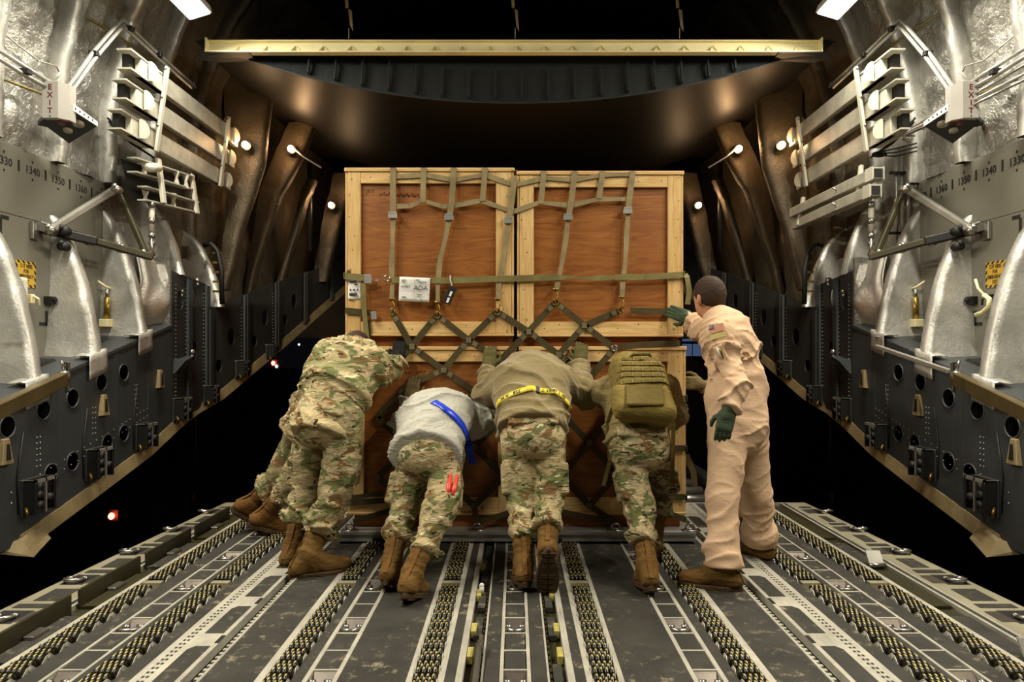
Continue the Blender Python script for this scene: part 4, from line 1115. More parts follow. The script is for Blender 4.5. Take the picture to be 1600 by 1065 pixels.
    def st_tube(n, pts, r, m): MB().tube(pts, r, 10).build(n, M[m], st, True)
    MB().bar(A, B, .05, .05, up=(0, 0, 1)).build('upper_strut', M['alu'], st, bevel=.012, seg=2)
    MB().bar(B, C, .045, .045, up=(0, 1, 0)).build('rear_strut', M['olivemetal'], st, bevel=.012, seg=2)
    MB().bar(LP(s, 60, 356, 4.6), LP(s, 150, 377, 4.85), .055, .06).build('lower_arm', M['dark'], st, bevel=.008)
    MB().bar(LP(s, 150, 377, 4.85), LP(s, 238, 402, 5.15), .05, .05).build('lower_arm', M['olivemetal'], st, bevel=.008)
    m = MB(); m.hexa(bx8(s, -3.215, -3.19, 4.52, 4.60, 1.93, 2.05)); m.bar(LP(s, 54, 352, 4.58), LP(s, 80, 360, 4.6), .06, .05); m.cyl(LP(s, 66, 348, 4.58), LP(s, 78, 352, 4.58), .02, 8)
    m.build('wall_bracket', M['steel'], st, bevel=.003)
    for (px, py, r) in ((80, 360, .03), (100, 361, .035), (142, 378, .03), (183, 296, .028), (228, 398, .035), (190, 388, .035), (100, 385, .03)):
        c = LP(s, px, py, 4.6 + (px - 80) * .0042); m = MB(); m.cyl(c - Vector((0, .035, 0)), c + Vector((0, .035, 0)), r, 10); m.ball(c + Vector((0, -.03, .02)), r * .7)
        m.build('joint', M['steel'] if px not in (100,) else M['black'], st, True)
    m = MB(); m.tube([LP(s, 237, 318, 5.3), LP(s, 237, 362, 5.3)], .022, 8); m.build('vertical_rod', M['offwhite'], st, True)
    MB().tube([LP(s, 237, 362, 5.3), LP(s, 237, 400, 5.25)], .013, 8).build('lower_rod', M['steel'], st, True)
    for py in (320, 345, 368, 380, 396): MB().ball(LP(s, 237, py, 5.29), .028, 8, 6).build('rod_clamp', M['steel'], st, True)
    # exit sign and its downlight
    ex = empty('exit_sign', LP(s, 84, 155, 4.37), 'lit-out white exit sign box with lettering on the %s wall' % side, 'sign')
    ctr = LP(s, 78, 155, 4.37)
    MB().box(ctr.x - .052, ctr.x + .052, 4.37, 4.41, ctr.z - .12, ctr.z + .12).build('sign_face', M['signbox'], ex, bevel=.003)
    inn = 1 if s < 0 else -1
    MB().hexa([(ctr.x + inn * .052, 4.37, ctr.z - .12), (ctr.x + inn * .090, 4.43, ctr.z - .115), (ctr.x + inn * .090, 4.49, ctr.z - .115), (ctr.x + inn * .052, 4.42, ctr.z - .12),
               (ctr.x + inn * .052, 4.37, ctr.z + .12), (ctr.x + inn * .090, 4.43, ctr.z + .115), (ctr.x + inn * .090, 4.49, ctr.z + .115), (ctr.x + inn * .052, 4.42, ctr.z + .12)]).build('sign_side', M['signbox'], ex)
    text_obj('sign_letter', 'E\nX\nI\nT', (ctr.x, 4.3688, ctr.z + .002), .05, M['redlens'], ex, bold=.002)
    MB().cyl((ctr.x, 4.3685, ctr.z - .107), (ctr.x, 4.369, ctr.z - .107), .006, 6).build('sign_dot', M['ink'], ex)
    dn = empty('downlight_housing', LP(s, 105, 195, 4.45), 'dark housing with red and white lenses under the %s exit sign' % side, 'lamp')
    q = [LP(s, 62, 190, 4.50), LP(s, 108, 224, 4.72), LP(s, 152, 197, 4.62), LP(s, 104, 166, 4.42)]
    up = Vector((0, .01, .03))
    MB().poly(q, up).build('housing_plate', M['gunmetal'], dn)
    lipm = MB(); lipm.poly([q[2], q[3], q[3] + Vector((0, 0, .05)), q[2] + Vector((0, 0, .03))], (0, .006, 0)); lipm.build('vented_lip', M['white'], dn)
    for k in range(6): c = q[3].lerp(q[2], .14 + k * .14) + Vector((0, -.002, .02)); MB().cyl(c, c + Vector((0, -.001, 0)), .008, 8).build('lip_hole', M['black'], dn)
    nrm = ((q[1] - q[0]).cross(q[3] - q[0])).normalized()
    if nrm.z > 0: nrm = -nrm
    for (u, v, r, mm) in ((.52, .30 if s < 0 else .3, .045, 'redlens'), (.36, .62, .028, 'whitelens'), (.74, .62, .035, 'whitelens')):
        c = (q[0].lerp(q[1], v)).lerp(q[3].lerp(q[2], v), u)
        MB().cyl(c, c + nrm * .012, r, 18).build('lens', M[mm], dn, True)
    MB().bar(q[0].lerp(q[3], .5) + up, W(-3.2, 4.62, 2.72), .05, .03).build('mount_arm', M['gunmetal'], dn)
    # paired conduits
    cd = empty('conduit_pair', LP(s, 150, 90, 4.9), 'pair of bare metal conduits bent over the %s wall ribs' % side, 'conduit')
    for dx, dy in ((0, 0), (4, 10)):
        MB().tube([LP(s, 102 + dx, 138 + dy, 4.45), LP(s, 106 + dx, 137 + dy, 4.47), LP(s, 145 + dx * .8, 82 + dy, 4.75), LP(s, 185 + dx * .6, 36 + dy, 5.05), LP(s, 191 + dx * .6, 31 + dy, 5.1), LP(s, 197 + dx * .3, 36 + dy, 5.14),
                   LP(s, 245 + dx * -.2, 82 + dy * .7, 5.45), LP(s, 300 - dx * .3, 131 + dy * .6, 5.85)], .0135, 8).build('conduit_tube', M['alu'], cd, True)
        MB().tube([LP(s, -12, 72 + dy * 1.3, 4.05), LP(s, 40, 105 + dy * 1.3, 4.25), LP(s, 82, 131 + dy, 4.42)], .0135, 8).build('conduit_tube', M['alu'], cd, True)
    for (px, py, Y) in ((147, 84, 4.76), (203, 45, 5.15), (247, 86, 5.46), (300, 133, 5.85), (40, 112, 4.24)):
        MB().obox(LP(s, px, py, Y), ((1, 0, 0), (0, 1, 0), (0, 0, 1)), (.03, .02, .018)).build('conduit_clamp', M['dark'], cd, bevel=.004)
    yl = empty('yellow_tube', LP(s, 175, 55, 5.1), 'thin yellow-green tube running behind the %s conduits' % side, 'tube')
    MB().tube([LP(s, 114, 14, 4.85), LP(s, 170, 46, 5.15), LP(s, 240, 96, 5.6)], .009, 8).build('tube_run', M['conduityellow'], yl, True)
    MB().tube([LP(s, -10, 118, 4.2), LP(s, 64, 146, 4.5)], .009, 8).build('tube_run', M['conduityellow'], yl, True)
    wr = MB(); wr.tube([LP(s, 0, 47, 4.2), LP(s, 30, 72, 4.35), LP(s, 60, 95, 4.5), LP(s, 88, 103, 4.65), LP(s, 92, 112, 4.68)], .005, 6)
    tag(wr.build('safety_wire', M['alu'], None, True), 'thin slack wire draped over the %s insulation' % side, 'wire')
    ob = MB()
    for d in (0, 6): ob.tube([LP(s, 168 + d * .4, 184 + d, 5.3), LP(s, 205, 222 + d * .3, 5.5), LP(s, 240, 246, 5.7)], .008, 6)
    tag(ob.build('dark_rod_pair', M['dark'], None, True), 'two dark rods slanting down behind the %s beam rack' % side, 'rods')
    # rack of three stowed beams
    rk = empty('beam_rack', LP(s, 290, 190, 5.9), 'rack of three pale beams stowed along the %s wall' % side, 'rack')
    hb_ = .074
    for i in range(3):
        zc = 3.275 - i * .215; x = -2.75 - i * .035
        f = MB(); f.hexa(bx8(s, x - .05, x + .0, 5.02, 6.78, zc - hb_, zc + hb_)); f.build('beam', M['beamgrey'], rk, bevel=.006)
        f = MB(); f.hexa(bx8(s, x - .10, x + .005, 4.88, 5.35, zc + hb_ - .012, zc + hb_)); f.hexa(bx8(s, x - .10, x + .005, 4.88, 5.35, zc - hb_, zc - hb_ + .012))
        f.build('beam_flange', M['beamgrey'], rk)
        f = MB(); f.hexa(bx8(s, x - .10, x - .05, 4.95, 5.1, zc - hb_ * .9, zc + hb_ * .9)); f.build('beam_cavity', M['black'], rk)
        for yy in (5.10, 6.62):      # half-round end plates
            pts = [W(x + .006, yy - .02 + .0 * k, zc) for k in range(0)]
            pts = [W(x + .012, yy, zc + hb_ * .98)] + [W(x + .012 + .02 * math.sin(math.pi * k / 8), yy + (.075 if yy < 6 else .075) * math.sin(math.pi * k / 8), zc + hb_ * .98 * math.cos(math.pi * k / 8)) for k in range(1, 8)] + [W(x + .012, yy, zc - hb_ * .98)]
            MB().poly(pts, mir(s, (.02, 0, 0)) - mir(s, (0, 0, 0))).build('end_plate', M['offwhite'], rk)
    for yy in (5.33, 6.48):
        m = MB(); m.bar(W(-2.715, yy, 3.40), W(-2.80, yy, 2.74), .045, .022, up=(1, 0, 0)); m.build('rack_bracket', M['offwhite'], rk, bevel=.004)
        for i in range(3):
            MB().ball(W(-2.72 - i * .03, yy - .02, 3.38 - i * .22), .014, 8, 6).build('bracket_bolt', M['steel'], rk, True)
    # second stowage below
    if s < 0:
        tr = empty('truss_frame', LP(s, 260, 290, 5.6), 'open pale truss frame stowed under the beam rack on the left wall', 'frame')
        def tb_(n, pts, wd, th): MB().ribbon(pts, wd, th, (0, 0, 1)).build(n, M['beamgrey'], tr)
        for (a, b, c, d) in (((206, 246), (298, 276), 5.1, 6.0), ((206, 268), (298, 296), 5.1, 6.0), ((222, 291), (305, 316), 5.2, 6.05), ((222, 312), (305, 332), 5.2, 6.05)):
            p, q_ = P(a[0], a[1], c), P(b[0], b[1], d); MB().bar(p, q_, .075, .012).build('truss_rail', M['beamgrey'], tr)
        for (a, b, Y) in (((247, 248), (256, 318), 5.4), ((299, 272), (308, 334), 6.0)):
            MB().bar(P(a[0], a[1], Y), P(b[0], b[1], Y), .05, .03, up=(1, 0, 0)).build('truss_post', M['offwhite'], tr, bevel=.004)
        for (px, py, Y, h) in ((275, 268, 5.7, 20), (290, 274, 5.85, 20), (270, 302, 5.65, 22), (224, 254, 5.25, 18), (226, 298, 5.3, 18)):
            c = P(px, py, Y); m = MB(); m.poly([P(px - 5, py - 2, Y), P(px + 5, py, Y), P(px + 1.5, py + h * .5, Y), P(px + 4, py + h, Y), P(px - 4, py + h, Y), P(px - 1.5, py + h * .5, Y)], (0, .02, 0)); m.build('truss_web', M['offwhite'], tr)
        MB().hexa([P(206, 248, 5.12) + Vector((-.08, 0, 0)), P(298, 278, 6.0) + Vector((-.08, 0, 0)), P(298, 278, 6.0) + Vector((-.085, 0, 0)), P(206, 248, 5.12) + Vector((-.085, 0, 0)), P(222, 312, 5.2) + Vector((-.08, 0, 0)), P(305, 332, 6.05) + Vector((-.08, 0, 0)), P(305, 332, 6.05) + Vector((-.085, 0, 0)), P(222, 312, 5.2) + Vector((-.085, 0, 0))]).build('truss_back', M['dark'], tr)
        MB().cyl(P(233, 262, 5.2), P(247, 262, 5.35), .035, 12).build('truss_hub', M['offwhite'], tr, True)
    else:
        tr = empty('tube_rack', P(1310, 310, 5.6), 'two pale square tubes stowed under the beam rack on the right wall', 'rack')
        for (a, b) in (((1372, 270), (1240, 333)), ((1368, 297), (1243, 352))):
            p, q_ = P(a[0], a[1], 5.18), P(b[0], b[1], 6.6)
            MB().bar(p, q_, .085, .085).build('square_tube', M['beamgrey'], tr, bevel=.004)
            d = (q_ - p).normalized(); MB().obox(p - d * .004, (d, d.cross(Vector((0, 0, 1))), d.cross(Vector((0, 0, 1))).cross(d)), (.002, .033, .033)).build('tube_mouth', M['black'], tr)
            for e in (-1, 1): MB().obox(p + Vector((e * .044, .05, 0)), (d, d.cross(Vector((0, 0, 1))), (0, 0, 1)), (.05, .004, .05)).build('mouth_flange', M['offwhite'], tr)
            for t in (.38,):
                c = p.lerp(q_, t) + Vector((-.05, -.02, 0)); MB().tube([c + Vector((-.03, 0, .02)), c, c + Vector((.02, 0, -.03)), c + Vector((-.02, 0, -.05))], .008, 6).build('hook_handle', M['steel'], tr, True)
        for (a, b, Y) in (((1346, 258), (1340, 310), 5.45), ((1255, 308), (1247, 352), 6.45)):
            MB().bar(P(a[0], a[1], Y), P(b[0], b[1], Y), .04, .03, up=(1, 0, 0)).build('tube_bracket', M['offwhite'], tr, bevel=.004)
        vp = empty('vertical_pipes', P(1409, 320, 5.45), 'three grey pipes standing behind the strut on the right wall', 'pipes')
        for px in (1400, 1409, 1419):
            MB().cyl(P(px, 243, 5.5), P(px, 388, 5.5), .017, 8).build('pipe', M['alu'], vp, True)
        for py in (270, 364):
            MB().bar(P(1390, py, 5.47), P(1430, py, 5.47), .02, .02).build('pipe_bracket', M['dark'], vp)
        hp_ = empty('pipe_bundle', P(1470, 180, 4.6), 'bundle of thin tubes sweeping past the right exit sign', 'tubes')
        for k, (ax, ay, bx, by) in enumerate(((1610, 70, 1510, 130), (1610, 84, 1440, 190), (1610, 96, 1425, 200), (1610, 110, 1420, 205), (1610, 120, 1418, 210))):
            MB().tube([P(ax, ay, 4.05), P((ax + bx) / 2, (ay + by) / 2 + 2, 4.4), P(bx, by, 4.85), P(bx - 8, by + 8, 4.95), P(bx + 4, by + 12, 4.9)] if k else [P(ax, ay, 4.05), P(bx, by, 4.5)], .009, 6).build('thin_tube', M['alu'] if k % 2 else M['steel'], hp_, True)
        cb = MB()
        for d in (0, 6, 12): cb.tube([P(1372, 238 + d * .4, 5.5), P(1400, 232 + d, 5.2), P(1432, 224 + d, 5.0)], .006, 6)
        cb.ball(P(1374, 241, 5.5), .04, 8, 6, (1.6, 1, .6)); tag(cb.build('wire_bundle', M['black'], None, True), 'loose black wires gathered under the right beam rack', 'wires')
    # brown pole lying along the ledge, with end hook
    M.setdefault('polebrown', m_plain('pole_brown', '#5a4d30', .4, .2, .25))
    po = empty('ledge_pole', W(-2.8, 4.0, .95), 'olive brown square pole lying along the %s ledge' % side, 'pole')
    a, b = LP(s, -25, 652, 3.42), LP(s, 104, 590, 4.22)
    MB().bar(a, b, .05, .085).build('pole_bar', M['polebrown'], po, bevel=.006)
    m = MB(); c = LP(s, 100, 588, 4.2); m.tube([c + Vector((0, 0, .05)), c + Vector((0, -.02, .09)), c + Vector((0, .04, .08)), c + Vector((0, .03, -.10))], .012, 8); m.ball(c, .04, 8, 6)
    m.build('pole_hook', M['steel'], po, True)
    if s > 0:
        m = MB(); m.bar(LP(s, 112, 580, 4.36), LP(s, 228, 541, 5.2), .03, .03); tag(m.build('thin_rail', M['alu'], None, bevel=.004), 'thin metal rail lying along the right ledge edge', 'rail')
        text_obj('pole_print', '1320', LP(s, 16, 633, 3.80) + Vector((-.03, -.02, 0)), .04, M['ink'], po, (math.pi / 2, 0, -math.pi / 2 - .2))
    # cargo lock boxes on the lower wall
    for bi, (px, py, Y, kx) in enumerate(((48, 772, 4.08, 1.0), (147, 722, 4.68, 1.0), (222, 680, 5.28, .95), (278, 638, 5.85, .95), (320, 615, 6.35, .8), (360, 575, 6.85, .8), (410, 548, 7.4, .7))):
        word = ('nearest', 'second', 'third', 'fourth', 'fifth', 'sixth', 'farthest')[bi]
        c = LP(s, px, py, Y); lk_ = empty('cargo_lock', c, '%s black cargo lock from the camera on the %s lower wall' % (word, side), 'lock', 'cargo locks on the lower walls')
        h = .10 * kx; w_ = .09 * kx; x0 = -Xw(Y); x1 = x0 + .10
        z0 = c.z - h; z1 = c.z + h
        MB().hexa(bx8(s, x0, x0 + .02, Y - w_, Y + w_, z0 - .02, z1)).build('lock_backplate', M['gunmetal'], lk_, bevel=.004)
        for ya_ in (Y - w_, Y + w_ - .018): MB().hexa(bx8(s, x0 + .02, x1, ya_, ya_ + .018, z0, z1)).build('lock_cheek', M['dark'], lk_, bevel=.003)
        m = MB(); m.hexa(bx8(s, x1 - .012, x1, Y - w_, Y + w_, z1 - .02, z1)); m.hexa(bx8(s, x0, x1, Y - w_, Y - w_ + .012, z1 - .012, z1)); m.hexa(bx8(s, x0, x1, Y + w_ - .012, Y + w_, z1 - .012, z1)); m.hexa(bx8(s, x1 - .01, x1, Y - .006, Y + .006, z0, z1)); m.build('lock_frame', M['alu'], lk_)
        for (dy, dz_) in ((-.045, .06), (-.05, .01), (-.045, -.05), (.04, -.02)):
            MB().cyl(W(x0 + .03, Y + dy * kx, c.z + dz_ * kx), W(x1 + .004, Y + dy * kx, c.z + dz_ * kx), .022 * kx, 10).build('lock_roller', M['gunmetal'], lk_, True)
        m = MB(); m.tube([W(x0 + .05, Y - w_ - .012, c.z - .06), W(x0 + .07, Y - w_ - .03, c.z - .08), W(x0 + .06, Y - w_ - .02, c.z - .11)], .008, 6); m.build('lock_lever', M['brass'], lk_, True)
        if bi < 3: m = MB(); m.tube([W(x0 + .012, Y - w_ - .02, c.z - .09), W(x0 + .012, Y - w_ - .03, c.z + .12), W(x0 + .012, Y - w_ + .02, c.z + .38)], .005, 6); m.build('lock_cable', M['black'], lk_, True)
    # small tan keeper brackets
    for bi, (px, py) in enumerate(((8, 706), (162, 633), (250, 592))):
        Y = 2.88 * FPX / (805 - px); c = LP(s, px, py, Y); m = MB()
        m.hexa([W(-2.895, Y - .045, c.z - .075), W(-2.86, Y - .045, c.z - .07), W(-2.86, Y + .045, c.z - .07), W(-2.895, Y + .045, c.z - .075), W(-2.895, Y - .02, c.z + .075), W(-2.87, Y - .02, c.z + .075), W(-2.87, Y + .025, c.z + .075), W(-2.895, Y + .025, c.z + .075)])
        kb = empty('keeper_bracket', c, '%s tan keeper bracket on the %s lower wall' % (('near', 'middle', 'far')[bi], side), 'bracket', 'keeper brackets')
        m.build('bracket_body', M['tan'], kb, bevel=.004)
        MB().hexa([W(-2.862, Y - .016, c.z - .045), W(-2.858, Y - .016, c.z - .045), W(-2.858, Y + .02, c.z - .045), W(-2.862, Y + .02, c.z - .045), W(-2.866, Y - .004, c.z + .045), W(-2.862, Y - .004, c.z + .045), W(-2.862, Y + .012, c.z + .045), W(-2.866, Y + .012, c.z + .045)]).build('bracket_slot', M['black'], kb)
    # chrome latch knobs on the aft frames
    for (px, py, Y) in ((283, 455, 5.95), (272, 480, 5.9), (300, 550, 6.05), (308, 438, 6.2)):
        m = MB(); c = LP(s, px, py, Y); m.ball(c, .03, 8, 6); m.ball(c + Vector((0, .0, -.035)), .022, 8, 6); m.cyl(c, LP(s, px - 5, py, Y), .018, 8)
        tag(m.build('wall_latch', M['steel'], None, True), 'shiny knob latch on the %s aft frame %s' % (side, {455: 'by the silver block', 480: 'below the silver block', 550: 'low beside the bracket shelf', 438: 'high near the gusset'}[py]), 'latch')
    ld = empty('wall_ladder', LP(s, 340, 430, 6.5), 'dark olive ladder rail with rungs on the %s aft wall' % side, 'ladder')
    MB().tube([LP(s, 318, 383, 6.4), LP(s, 330, 381, 6.4), LP(s, 340, 392, 6.4), LP(s, 346, 420, 6.4), LP(s, 347, 475, 6.4)], .024, 8).build('ladder_rail', M['dark'], ld, True)
    for py in (395, 410, 425, 440, 455): MB().bar(LP(s, 333, py, 6.42), LP(s, 346, py, 6.42), .02, .02).build('ladder_rung', M['brass'], ld)
    # amber lamps
    for (px, py, Y, nm, pw) in ((383, 226, 6.75, 'nearest the beam rack', 2.6), (454, 232, 7.35, 'under the door edge', 4.0), (517, 320, 8.4, 'low beside the crates', 2.4)):
        c = P(px if s < 0 else {383: 1222, 454: 1155, 517: 1092}[px], py, Y)
        l = empty('amber_lamp', c, 'glowing amber lamp %s, %s aft wall' % (nm, side), 'lamp', 'amber aft lamps')
        MB().ball(c, .034, 10, 8).build('bulb', M['bulb'], l, True)
        bk_ = Vector((c.x, c.y + .05, c.z)); MB().cyl(bk_ - Vector((0, .012, 0)), bk_ + Vector((0, .02, 0)), .045, 12).build('lamp_base', M['dark'], l)
        pd = bpy.data.lights.new('amber_lamp_light', 'POINT'); pd.energy = pw; pd.color = AMBER; pd.shadow_soft_size = .03
        po_ = bpy.data.objects.new('amber_lamp_light', pd); COL.objects.link(po_); po_.location = c + Vector((.0, -.07, .0)); put(po_, l)
    cbl = MB(); q0 = 454 if s < 0 else 1155
    cbl.tube([P(q0 + (4 if s < 0 else -4), 231, 7.33), P(q0 + (20 if s < 0 else -20), 245, 7.3), P(q0 + (48 if s < 0 else -48), 262, 7.3)], .011, 6)
    tag(cbl.build('door_edge_seal', M['tape'], None, True), 'bright curved seal strip beside the %s middle amber lamp' % side, 'seal')
# hanging straps above the beam
for px in (545, 805, 1062):
    h = empty('hanging_latch', P(px, 0, 5.62), 'tan latch hook hanging above the door beam, %s' % {545: 'leftmost of three', 805: 'middle of three', 1062: 'rightmost of three'}[px], 'hook', 'door hooks')
    MB().tube([P(px - 4, -8, 5.62), P(px - 3, 12, 5.62)], .014, 6).build('hook_link', M['tan'], h)
    MB().poly([P(px - 1, 14, 5.62), P(px + 4, 16, 5.62), P(px + 5, 34, 5.62), P(px + 6, 48, 5.62), P(px + 2, 40, 5.62)], (0, .02, 0)).build('hook_blade', M['tan'], h)
    MB().bar(P(px, 44, 5.62), P(px, 60, 5.66), .006, .006).build('hook_pin', M['alu'], h)
ow = MB()
for s in (-1, 1):
    ow.tube([(s * 2.2, 5.0, 4.3), (s * 1.6, 5.4, 4.7), (s * .6, 6.5, 5.2), (0, 7, 5.3)], .03, 6)
    for k in range(4): ow.tube([(s * (2.35 - k * .12), 4.6, 4.15 + k * .1), (s * (2.2 - k * .14), 6.0, 4.3 + k * .12)], .018, 6)
tag(ow.build('overhead_cables', M['dark'], None, True), 'dark overhead cables in the shadow above the door beam', 'cables')
# ------------------------------------------------------------------ outside: loader behind the pallet, vehicle lamps in the dark
lo = empty('cargo_loader', (0, 8.0, -.1), 'cargo loader deck with steel rollers beyond the ramp', 'loader')
MB().box(-1.55, 1.75, 5.45, 12.0, -.22, -.05).build('loader_deck', M['dark'], lo)
MB().box(1.70, 1.80, 5.45, 12.0, -.2, .05).build('loader_rail', M['dark'], lo); MB().box(-1.62, -1.52, 5.45, 12.0, -.2, .05).build('loader_rail', M['dark'], lo)
for k in range(14):
    y = 5.6 + k * .33
    MB().cyl((1.17, y, -.03), (1.62, y, -.03), .035, 12).build('deck_roller', M['steel'], lo, True)
cb = empty('loader_cab', (1.9, 12.5, 0), 'loader cab with blue lit gridded window behind the tan suited man', 'vehicle cab')
MB().box(2.6, 4.4, 11.9, 12.4, -1.0, 1.72).build('cab_shell', M['black'], cb)
for (a, b, y0, y1) in ((1066, 1081, 517, 533), (1083, 1098, 517, 533), (1066, 1081, 537, 556), (1083, 1098, 537, 556)):
    p, q = P(a, y1, 11.88), P(b, y0, 11.88); MB().box(p.x, q.x, 11.87, 11.89, p.z, q.z).build('cab_window', M['bluewin'], cb)
for word, (px, py, r, m) in {'large red marker lamp glowing low in the dark beyond the left floor edge': (174, 806, .045, 'redglow'), 'small red vehicle lamp far behind the left wall': (427, 567, .03, 'redglow'), 'small white vehicle lamp beside the far red one': (432, 572, .02, 'whiteglow'), 'faint white lamp far off above the small red one': (467, 538, .014, 'whiteglow')}.items():
    c = P(px, py, 9.0); l = empty('vehicle_lamp', c, word, 'lamp')
    MB().ball(c, r, 10, 8, (.8, 1, 1)).build('lamp_lens', M[m], l, True)
    MB().box(c.x - r * 1.4, c.x + r * 1.4, c.y + r, c.y + r * 2.2, c.z - r * 1.6, c.z + r * 1.6).build('lamp_backing', M['black'], l)
for s in (-1, 1):
    c = P(305, 0, 6.6) if s < 0 else P(1298, 0, 6.6); z0 = P(0, 800, 6.6).z
    a = empty('ramp_actuator', (c.x, 6.6, z0), 'thin dark support rod standing beyond the %s floor edge' % ('left' if s < 0 else 'right'), 'rod')
    MB().cyl((c.x, 6.6, z0), (c.x, 6.6, 1.0), .018, 8).build('rod_tube', M['black'], a, True)
    m = MB(); m.ball((c.x, 6.58, z0 + .10), .045, 8, 6); m.cyl((c.x, 6.55, z0), (c.x, 6.55, z0 + .2), .03, 8); m.build('rod_clevis', M['dark'], a, True)
MB_ground = MB().box(-60, 60, 5.5, 120, -2.2, -2.1)
tag(MB_ground.build('floor_2', m_plain('tarmac', '#141414', .9)), 'dark tarmac outside', kind='structure')
# ------------------------------------------------------------------ people: implicit surfaces meshed as continuous skins
def npv(p): return np.array(p, np.float32)
def nrm(v): v = np.asarray(v, np.float32); return v / max(1e-6, np.linalg.norm(v))
def rc(p, a, b, ra, rb):
    a = npv(a); b = npv(b); ab = b - a
    t = np.clip(((p - a) @ ab) / max(1e-8, float(ab @ ab)), 0, 1)
    return np.linalg.norm(p - a - t[..., None] * ab, axis=-1) - (ra + (rb - ra) * t)
def chain(p, pts, rad, k=.02):
    d = None
    for (a, b, r0, r1) in zip(pts, pts[1:], rad, rad[1:]):
        e = rc(p, a, b, r0, r1); d = e if d is None else smin(d, e, k)
    return d
def smin(a, b, k):
    h = np.clip(.5 + .5 * (b - a) / k, 0, 1)
    return b + (a - b) * h - k * h * (1 - h)
def smax(a, b, k): return -smin(-a, -b, k)
def loft(p, secs, k=.03):
    """secs: (centre, lateral axis, half width, half depth)"""
    d = None
    for (c0, l0, w0, d0), (c1, l1, w1, d1) in zip(secs, secs[1:]):
        c0 = npv(c0); c1 = npv(c1); ab = c1 - c0; L2 = float(ab @ ab); n = ab / math.sqrt(L2)
        t = np.clip(((p - c0) @ ab) / L2, 0, 1)
        l = nrm(nrm(l0) + nrm(l1)); l = nrm(l - n * float(l @ n)); f = np.cross(n, l)
        r = p - c0 - t[..., None] * ab
        w_ = w0 + (w1 - w0) * t; dd = d0 + (d1 - d0) * t; mn = np.minimum(w_, dd)
        q = np.sqrt((r @ l / w_) ** 2 + (r @ f / dd) ** 2 + (r @ n / mn) ** 2)
        e = (q - 1) * mn
        d = e if d is None else smin(d, e, k)
    return d
def ellip(p, c, ax, rad):
    r = p - npv(c); q = 0
    for a, s in zip(ax, rad): q = q + ((r @ nrm(a)) / s) ** 2
    return (np.sqrt(q) - 1) * min(rad)
def rbox(p, c, ax, half, r):
    q = p - npv(c); o = 0; ins = None
    for a, h in zip(ax, half):
        e = np.abs(q @ nrm(a)) - (h - r); o = o + np.maximum(e, 0) ** 2; ins = e if ins is None else np.maximum(ins, e)
    return np.sqrt(o) + np.minimum(ins, 0) - r
def half(p, c, n): return (p - npv(c)) @ nrm(n)
def folds(p, amp, ax=(0, 0, 1), f=9.0, seed=0.0, warp=1.0):
    """cloth folds running across the axis ax"""
    ax = nrm(ax); h = p @ ax
    w1 = vnoise(p[..., 0] * 5 + seed, p[..., 1] * 5, p[..., 2] * 5 + 7)
    u = p[..., 0] * 2.2 + seed * 3; v = p[..., 1] * 2.2 - seed
    r = ridge(u, v + 3.3, h * f + w1 * 3.0 * warp) ** 3
    r2 = ridge(u * 2 + 9, v * 2, h * f * 2.1 - w1 * 4.0 * warp) ** 4
    return -amp * (r + .55 * r2 - .45)
def crease(e, p, amp, *a):
    m = np.abs(e) < .05
    if m.any():
        e = e.copy(); e[m] += folds(p[m], amp[m] if isinstance(amp, np.ndarray) else amp, *a)
    return e
